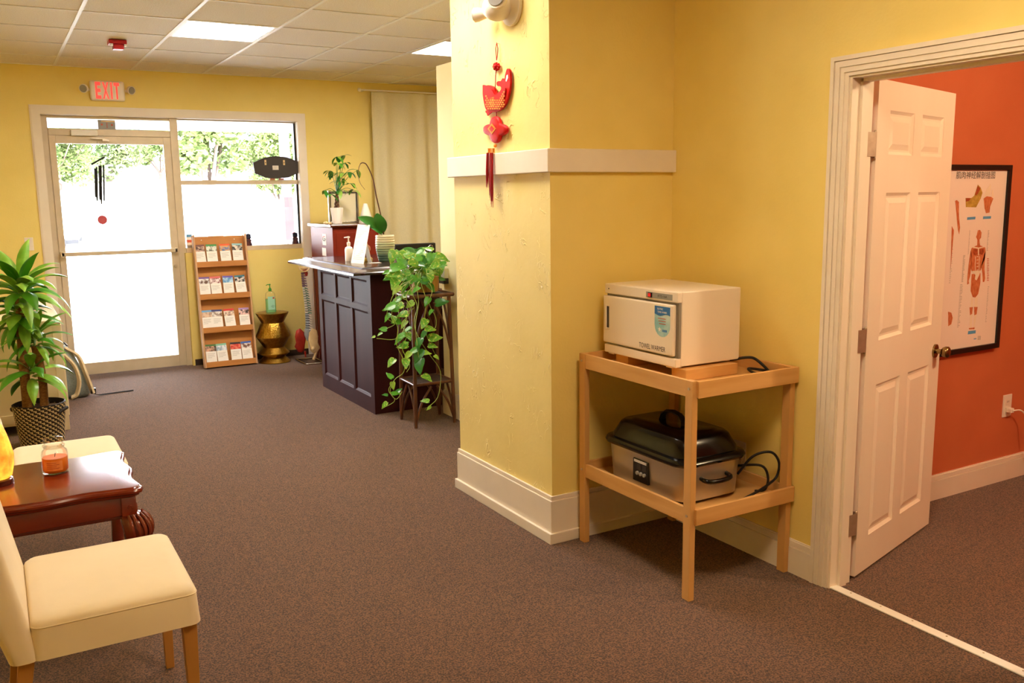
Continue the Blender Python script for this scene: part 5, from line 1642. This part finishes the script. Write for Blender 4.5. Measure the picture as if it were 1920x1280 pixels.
# ================================================================== LEFT: CHAIRS, TABLE, LAMP, CANDLE
def chair(y0, label):
    W = .54; x0, x1 = -.01, .432
    t_ = thing('slipcovered_chair', label, 'chair', ((x0 + x1) / 2, y0 + W / 2, 0), 'cream slipcovered chairs')
    # seat cover: crowned top, short skirt
    rings = []
    def sr(ins, z, crown=0):
        return rrect((x0 + x1) / 2, y0 + W / 2, (x1 - x0) / 2 - ins, W / 2 - ins, .030, z, 4)
    rings = [sr(-.002, .372), sr(.0, .40), sr(.003, .455), sr(.006, .472), sr(.016, .481), sr(.05, .486), sr(.13, .490)]
    st_ = build(MB().loft(rings), 'seat_cover', 'slip', t_, smooth=50)
    build(MB().tube(rrect((x0 + x1) / 2, y0 + W / 2, (x1 - x0) / 2 - .004, W / 2 - .004, .028, .463, 4), .0022, 5, closed=True), 'piping', 'slip', st_, smooth=60)
    # back cover: leans backwards, full width
    ln = math.tan(R(11))
    def bk(z, th, ins):
        xf = -.005 - (z - .45) * ln
        return rrect(xf - th / 2, y0 + W / 2, th / 2, W / 2 - ins, .028, z, 4)
    rings = [bk(.372, .075, .0), bk(.48, .085, .002), bk(.65, .080, .004), bk(.85, .072, .008), bk(.945, .068, .012), bk(.965, .055, .02), bk(.972, .03, .035)]
    build(MB().loft(rings), 'back_cover', 'slip', t_, smooth=50)
    for x, y, s_ in ((x1 - .052, y0 + .012, 1), (x1 - .052, y0 + W - .054, 1), (x0 - .03, y0 + .014, -1), (x0 - .03, y0 + W - .054, -1)):
        dx = 0 if s_ > 0 else -.06
        ta = .008
        o = MB().hexa([(x + ta + dx, y + ta, 0), (x + .042 - ta + dx, y + ta, 0), (x + .042 - ta + dx, y + .042 - ta, 0), (x + ta + dx, y + .042 - ta, 0), (x, y, .40), (x + .042, y, .40), (x + .042, y + .042, .40), (x, y + .042, .40)])
        build(o, 'leg', 'leg_wood', t_, bevel=.002)
    return t_


chair(2.605, 'cream slipcovered chair nearest the camera, beside the cherry table')
chair(4.115, 'cream slipcovered chair on the far side of the cherry table')

# ---- cherry side table with shaped top
TX0, TX1, TY0, TY1, TT = -.30, .405, 3.47, 4.06, .552
t = thing('side_table', 'glossy cherry side table with scalloped top and carved legs between the chairs', 'table', (.06, 3.76, 0))
def outline(ins):
    P = []
    def edge(a, b, nrm, amp, k):
        for i in range(k):
            f_ = i / k
            w_ = amp * (math.cos(f_ * 2 * math.pi * 2) * .5 - .5) if amp > .012 else amp * (-.5 + .5 * math.cos(f_ * 2 * math.pi))
            p = Vector(a).lerp(Vector(b), f_) + Vector(nrm) * w_
            P.append(p)
    x0, x1, y0, y1 = TX0 + ins, TX1 - ins, TY0 + ins, TY1 - ins
    c_ = .03
    edge((x0 + c_, y0), (x1 - c_, y0), (0, -1), .018, 32)
    P.append(Vector((x1 - c_ * .9, y0 - .004))); P.append(Vector((x1 - .004, y0 + c_ * .2))); P.append(Vector((x1 + .003, y0 + c_ * .9)))
    edge((x1, y0 + c_ * 1.4), (x1, y1 - c_ * 1.4), (1, 0), .016, 28)
    P.append(Vector((x1 + .003, y1 - c_ * .9))); P.append(Vector((x1 - .004, y1 - c_ * .2))); P.append(Vector((x1 - c_ * .9, y1 + .004)))
    edge((x1 - c_, y1), (x0 + c_, y1), (0, 1), .018, 32)
    P.append(Vector((x0, y1 - c_)))
    P.append(Vector((x0, y0 + c_)))
    return P
rings = [[(p.x, p.y, z) for p in outline(i)] for i, z in ((.020, .512), (.012, .518), (.010, .524), (.002, .529), (.0, .537), (.004, .544), (.010, .546), (.014, .5515), (.020, TT))]
build(MB().loft(rings), 'table_top', 'cherry', t, smooth=35)
for nm, bx_ in (('apron', (TX0 + .06, TX1 - .07, TY0 + .040, TY0 + .058)), ('apron', (TX0 + .06, TX1 - .07, TY1 - .058, TY1 - .040)), ('apron', (TX0 + .042, TX0 + .060, TY0 + .07, TY1 - .07)), ('apron', (TX1 - .058, TX1 - .040, TY0 + .07, TY1 - .07))):
    ap = build(MB().box(*bx_, .432, .513), nm, 'cherry', t, bevel=.002)
    e_ = .004
    build(MB().box(bx_[0] - e_, bx_[1] + e_, bx_[2] - e_, bx_[3] + e_, .428, .440), 'bead', 'cherry_dark', ap, bevel=.003)
for sx_, sy_ in ((1, -1), (1, 1), (-1, -1), (-1, 1)):
    cx_ = TX1 - .052 if sx_ > 0 else TX0 + .052; cy_ = TY0 + .052 if sy_ < 0 else TY1 - .052
    dg = Vector((sx_, sy_, 0)).normalized()
    lg = build(MB().box(cx_ - .026, cx_ + .026, cy_ - .026, cy_ + .026, .420, .513), 'leg_block', 'cherry', t, bevel=.003)
    rings = []
    for z, off, r_ in ((.440, .010, .040), (.420, .024, .050), (.385, .034, .052), (.34, .030, .044), (.27, .014, .032), (.18, -.004, .024), (.10, -.006, .020), (.05, .010, .022), (.025, .028, .030), (.006, .034, .030), (0, .030, .024)):
        c_ = Vector((cx_, cy_, z)) + dg * off
        rings.append([(c_.x + r_ * math.cos(a * math.pi / 6), c_.y + r_ * math.sin(a * math.pi / 6), z) for a in range(12)])
    lgm = build(MB().loft(rings), 'leg', 'cherry', t, smooth=60)
    sd = Vector((-dg.y, dg.x, 0))
    for k in range(-3, 4):
        a_ = R(k * 22)
        dr_ = dg * math.cos(a_) + sd * math.sin(a_)
        pts = [Vector((cx_, cy_, .446)) + dg * .010 + dr_ * .040, Vector((cx_, cy_, .420)) + dg * .024 + dr_ * .052, Vector((cx_, cy_, .385)) + dg * .034 + dr_ * .054, Vector((cx_, cy_, .345)) + dg * .030 + dr_ * .045, Vector((cx_, cy_, .30)) + dg * .02 + dr_ * .036]
        build(MB().tube(sm_pts(pts, 3), [.005, .006, .007, .007, .007, .0065, .006, .006, .0055, .005, .004, .003, .002], 6), 'carved_rib', 'cherry', lgm, smooth=60)
    for fx_ in ((1, 0), (0, 1)):
        n_ = Vector((sx_ * fx_[0], sy_ * fx_[1], 0))
        tg = Vector((n_.y, n_.x, 0))
        c_ = Vector((cx_, cy_, .468)) + n_ * .027
        build(MB().tube([c_ + tg * (.004 * k) * math.cos(k) + Vector((0, 0, .005 * k * math.sin(k))) for k in [q * .35 for q in range(14)]], .0035, 5), 'scroll_carving', 'cherry', lg, smooth=60)

# ---- salt lamp
lx, ly = -.062, 3.80
t = thing('salt_lamp', 'glowing orange salt crystal lamp on the cherry table', 'lamp', (lx, ly, TT))
build(MB().lathe([(.050, 0), (.052, .004), (.050, .018), (.044, .022)], (lx, ly, TT + .0005), 24), 'base', 'cherry_dark', t, smooth=40)
rn = random.Random(4)
prof = [(.040, .020), (.052, .035), (.058, .07), (.060, .11), (.054, .15), (.046, .19), (.034, .22), (.018, .238), (.004, .242)]
off = [[rn.uniform(.90, 1.10) for _ in range(14)] for _ in prof]
rings = [[(lx + r_ * off[k][i] * math.cos(2 * math.pi * i / 14), ly + r_ * off[k][i] * math.sin(2 * math.pi * i / 14), TT + z) for i in range(14)] for k, (r_, z) in enumerate(prof)]
build(MB().loft(rings), 'crystal', 'salt', t)

# ---- candle jar
jx, jy = .136, 3.845
t = thing('candle_jar', 'orange candle in a lidded glass jar on the cherry table', 'candle', (jx, jy, TT))
J = [(.040, .0005), (.046, .003), (.048, .010), (.048, .078), (.046, .088), (.038, .096), (.037, .106)]
build(MB().lathe(J, (jx, jy, TT), 32, caps=True), 'jar', 'jar_glass', t, smooth=40)
wx = build(MB().lathe([(.040, .0065), (.0450, .013), (.0450, .062), (.044, .064), (.003, .063)], (jx, jy, TT), 32), 'wax', 'wax', t, smooth=40)
build(MB().cyl((jx, jy, TT + .063), (jx + .003, jy, TT + .078), .0012, n=6), 'wick', 'black', wx)
ldv = build(MB().lathe([(.034, .100), (.040, .107), (.041, .112), (.036, .114), (.034, .118), (.037, .130), (.034, .139), (.022, .143), (.003, .1435)], (jx, jy, TT), 32), 'lid', 'jar_glass', t, smooth=40)
lab_rings = []
for z in (.018, .056):
    lab_rings.append([(jx + .0486 * math.cos(R(a)), jy + .0486 * math.sin(R(a)), TT + z) for a in range(215, 300, 6)])
lb = build(MB().loft(lab_rings, closed=False, caps=False), 'label', 'wax_label', t, smooth=60)
for k in range(4):
    z = .027 + k * .007
    lr_ = [[(jx + .0490 * math.cos(R(a)), jy + .0490 * math.sin(R(a)), TT + z + dz) for a in range(230, 285 - 8 * (k % 2), 6)] for dz in (0, .0022)]
    build(MB().loft(lr_, closed=False, caps=False), 'label_line', 'ink_red', lb)

# ================================================================== WHITE CABINET, PLANT, BACKPACK
t = thing('white_cabinet', 'cream painted cabinet behind the floor plant', 'cabinet', (.05, 7.6, 0))
WXa, WXb, WYa, WYb, WZt = -.30, .362, 6.95, 8.35, .79
o = MB(); o.box(WXa, WXb - .005, WYa + .012, WYb, .07, WZt - .025)
build(o, 'body', 'cab_white', t)
build(MB().box(WXa - .01, WXb + .008, WYa - .008, WYb + .005, WZt - .025, WZt), 'top', 'cab_white', t, bevel=.004)
for (a, b, c_, e_) in ((WXa, WXa + .055, .0, WZt - .025), (WXb - .055, WXb, .0, WZt - .025), (WXa + .055, WXb - .055, .09, .15), (WXa + .055, WXb - .055, WZt - .09, WZt - .025)):
    build(MB().box(a, b, WYa, WYa + .014, c_, e_), 'end_frame', 'cab_white', t, bevel=.0015)
build(MB().box(WXa + .055, WXb - .055, WYa + .008, WYa + .012, .15, WZt - .09), 'end_panel', 'cab_white', t)
for k in range(3):
    y = WYa + .03 + k * .445
    dw = build(MB().box(WXb - .005, WXb + .008, y, y + .43, .10, WZt - .04), 'door', 'cab_white', t, bevel=.002)
    build(MB().sphere((WXb + .02, y + .40, .5), .012, 10, 8), 'knob', 'nickel', dw, smooth=60)
for y in (WYb - .05,):
    for x in (WXa, WXb - .05):
        build(MB().box(x, x + .05, y, y + .05, 0, .07), 'foot', 'cab_white', t)
t = thing('tissue_box', 'white tissue box on the cream cabinet behind the plant leaves', 'tissue box', (.20, 7.25, WZt))
build(MB().box(.12, .28, 7.15, 7.36, WZt, WZt + .09), 'carton', 'pot_white', t, bevel=.002)
o = MB()
rings = []
for z, r_ in ((0, .05), (.02, .045), (.05, .03), (.075, .012)):
    rings.append([(.20 + r_ * (1 + .35 * math.sin(3 * a + z * 40)) * math.cos(a), 7.25 + r_ * (1 + .35 * math.sin(3 * a + z * 40)) * .7 * math.sin(a), WZt + .088 + z) for a in [2 * math.pi * q / 16 for q in range(16)]])
build(o.loft(rings), 'tissue', 'paper', t, smooth=70)

# ---- dracaena in a woven basket
bx_, by_ = .172, 6.60
t = thing('dracaena', 'tall dracaena with broad arching leaves in a black and tan woven basket', 'potted plant', (bx_, by_, 0))
o = MB(); NS, NR = 96, 40
for j in range(NR):
    z0, z1 = .003 + .285 * j / NR, .003 + .285 * (j + 1) / NR
    r0, r1 = .128 + .032 * j / NR, .128 + .032 * (j + 1) / NR
    for i in range(NS):
        a0, a1 = 2 * math.pi * i / NS, 2 * math.pi * (i + 1) / NS
        lt = (i + j) % 4 in (0, 1) and (i - j) % 4 != 3
        o.mi = 0 if lt else 1
        bp_ = .0025 if lt else 0
        o.add([(bx_ + (r0 + bp_) * math.cos(a0), by_ + (r0 + bp_) * math.sin(a0), z0), (bx_ + (r0 + bp_) * math.cos(a1), by_ + (r0 + bp_) * math.sin(a1), z0), (bx_ + (r1 + bp_) * math.cos(a1), by_ + (r1 + bp_) * math.sin(a1), z1), (bx_ + (r1 + bp_) * math.cos(a0), by_ + (r1 + bp_) * math.sin(a0), z1)], [(0, 1, 2, 3)])
o.mi = 1
o.lathe([(.160, .288), (.152, .292), (.150, .26)], (bx_, by_, 0), 42, caps=False)
o.lathe([(.128, .003), (.002, .002)], (bx_, by_, 0), 42, caps=False)
bs = build(o, 'basket', ['basket_light', 'basket_dark'], t)
for a in (-35, 145):
    c_ = Vector((bx_ + .163 * math.cos(R(a)), by_ + .163 * math.sin(R(a)), .245))
    tg = Vector((-math.sin(R(a)), math.cos(R(a)), 0))
    build(MB().tube([c_ - tg * .04 + Vector((0, 0, -.012)), c_ - tg * .03 + Vector((.012 * math.cos(R(a)), .012 * math.sin(R(a)), 0)), c_ + tg * .03 + Vector((.012 * math.cos(R(a)), .012 * math.sin(R(a)), .006)), c_ + tg * .04], .011, 8), 'handle', 'basket_dark', bs, smooth=60)
build(MB().lathe([(.150, .255), (.08, .262), (.002, .264)], (bx_, by_, 0), 24), 'soil', 'soil', t)
def p2(u, v, yy=None): return at(u, v, 1, by_ if yy is None else yy)
canes = [((52, 770), (46, 700), (40, 620), (38, 560), .030), ((84, 770), (80, 715), (74, 680), (66, 648), .026)]
for a_, b_, c_, e_, r_ in canes:
    pts = [p2(*a_) , p2(*b_), p2(*c_), p2(*e_)]
    pts[0].z = min(pts[0].z, .262)
    build(MB().tube(sm_pts(pts, 4), r_, 12), 'cane', 'cane', t, smooth=60)


def strap(base, az, elev, L_, W, droop, m, roll=0):
    """one arching strap leaf"""
    n_ = 9; p = Vector(base); e_ = elev; rows_ = []
    for k in range(n_ + 1):
        f_ = k / n_
        d_ = Vector((math.cos(az) * math.cos(e_), math.sin(az) * math.cos(e_), math.sin(e_)))
        sd = Vector((-math.sin(az), math.cos(az), 0)); sd = (sd + Vector((0, 0, roll * f_))).normalized()
        nr = d_.cross(sd)
        w_ = W * (.35 + .65 * math.sin(min(1, f_ * 1.9) * math.pi / 2)) * (1 - max(0, f_ - .45) ** 1.6 * 2.5)
        w_ = max(w_, .002)
        rows_.append([p - sd * w_ / 2 - nr * w_ * .16, p - sd * w_ * .22 - nr * .04 * w_, p + nr * w_ * .05, p + sd * w_ * .22 - nr * .04 * w_, p + sd * w_ / 2 - nr * w_ * .16])
        p = p + d_ * (L_ / n_); e_ -= droop / n_
    o = MB(); o.loft(rows_, closed=False, caps=False)
    return build(o, 'leaf', m, t, smooth=80)


rnd = random.Random(21)
heads_ = [((40, 560), 34, .36, .085, (5, 78)), ((38, 605), 26, .27, .08, (-35, 50)), ((68, 650), 24, .26, .06, (-5, 75)), ((60, 712), 16, .32, .085, (0, 60))]
for (px__, n_, L_, W, (e0, e1)) in heads_:
    b_ = p2(*px__)
    for k in range(n_):
        az = 2.399 * k + rnd.uniform(-.2, .2)
        f_ = k / n_
        el = R(e0 + (e1 - e0) * f_ + rnd.uniform(-6, 6))
        strap(b_ + Vector((.012 * math.cos(az), .012 * math.sin(az), .10 * f_ if n_ > 15 else .05 * f_)), az, el, L_ * rnd.uniform(.75, 1.05), W * rnd.uniform(.8, 1.1), R(rnd.uniform(70, 120)) * (1 - .35 * f_), ('leaf_drac', 'leaf', 'leaf_drac')[k % 3], rnd.uniform(-.3, .3))

# ---- backpack leaning on the cabinet
kx, ky = .47, 8.20
t = thing('backpack', 'tan and grey backpack leaning against the cream cabinet by the door', 'backpack', (kx, ky, 0))
def bpr(cx__, hx, hy, z, r_=.05): return rrect(cx__, ky, hx, hy, min(r_, hx * .9), z, 5)
build(MB().loft([bpr(kx + .02, .085, .14, .003), bpr(kx + .02, .105, .16, .03), bpr(kx + .01, .10, .165, .12), bpr(kx - .01, .085, .155, .25), bpr(kx - .035, .06, .13, .37), bpr(kx - .05, .035, .09, .42), bpr(kx - .055, .015, .05, .432)]), 'bag', 'pack_grey', t, smooth=60)
build(MB().loft([bpr(kx + .035, .090, .10, .002), bpr(kx + .065, .075, .11, .035), bpr(kx + .055, .066, .10, .10), bpr(kx + .045, .05, .09, .15)]), 'lower_panel', 'pack_tan', t, smooth=60)


def band(pts, w_, th, m, nm):
    pts = sm_pts(pts, 5); o = MB(); rings = []
    for k, p in enumerate(pts):
        a = pts[max(0, k - 1)]; b = pts[min(len(pts) - 1, k + 1)]
        tg = (b - a).normalized(); sd = Vector((.35, -.94, 0)); sd = (sd - tg * sd.dot(tg)).normalized(); nr = tg.cross(sd)
        rings.append([p - sd * w_ / 2 - nr * th / 2, p + sd * w_ / 2 - nr * th / 2, p + sd * w_ / 2 + nr * th / 2, p - sd * w_ / 2 + nr * th / 2])
    o.loft(rings)
    return build(o, nm, m, t, smooth=50)


band([(kx - .03, ky - .10, .42), (kx + .055, ky - .13, .35), (kx + .095, ky - .16, .22), (kx + .125, ky - .17, .10), (kx + .14, ky - .17, .035)], .060, .016, 'pack_tan', 'shoulder_strap')
band([(kx - .05, ky - .16, .38), (kx + .02, ky - .185, .28), (kx + .045, ky - .20, .16), (kx + .02, ky - .20, .05), (kx - .02, ky - .19, .02)], .050, .014, 'pack_tan', 'shoulder_strap')
band([(kx + .14, ky - .17, .035), (kx + .18, ky - .15, .012), (kx + .24, ky - .12, .006), (kx + .36, ky - .10, .005), (kx + .46, ky - .09, .005)], .022, .004, 'webbing_black', 'webbing')
build(MB().box(kx + .125, kx + .165, ky - .185, ky - .15, .03, .075), 'buckle', 'black', t, bevel=.004)
build(MB().tube([(kx - .06, ky - .02, .425), (kx - .03, ky - .04, .455), (kx - .01, ky - .06, .43)], .007, 8), 'haul_loop', 'black', t, smooth=60)
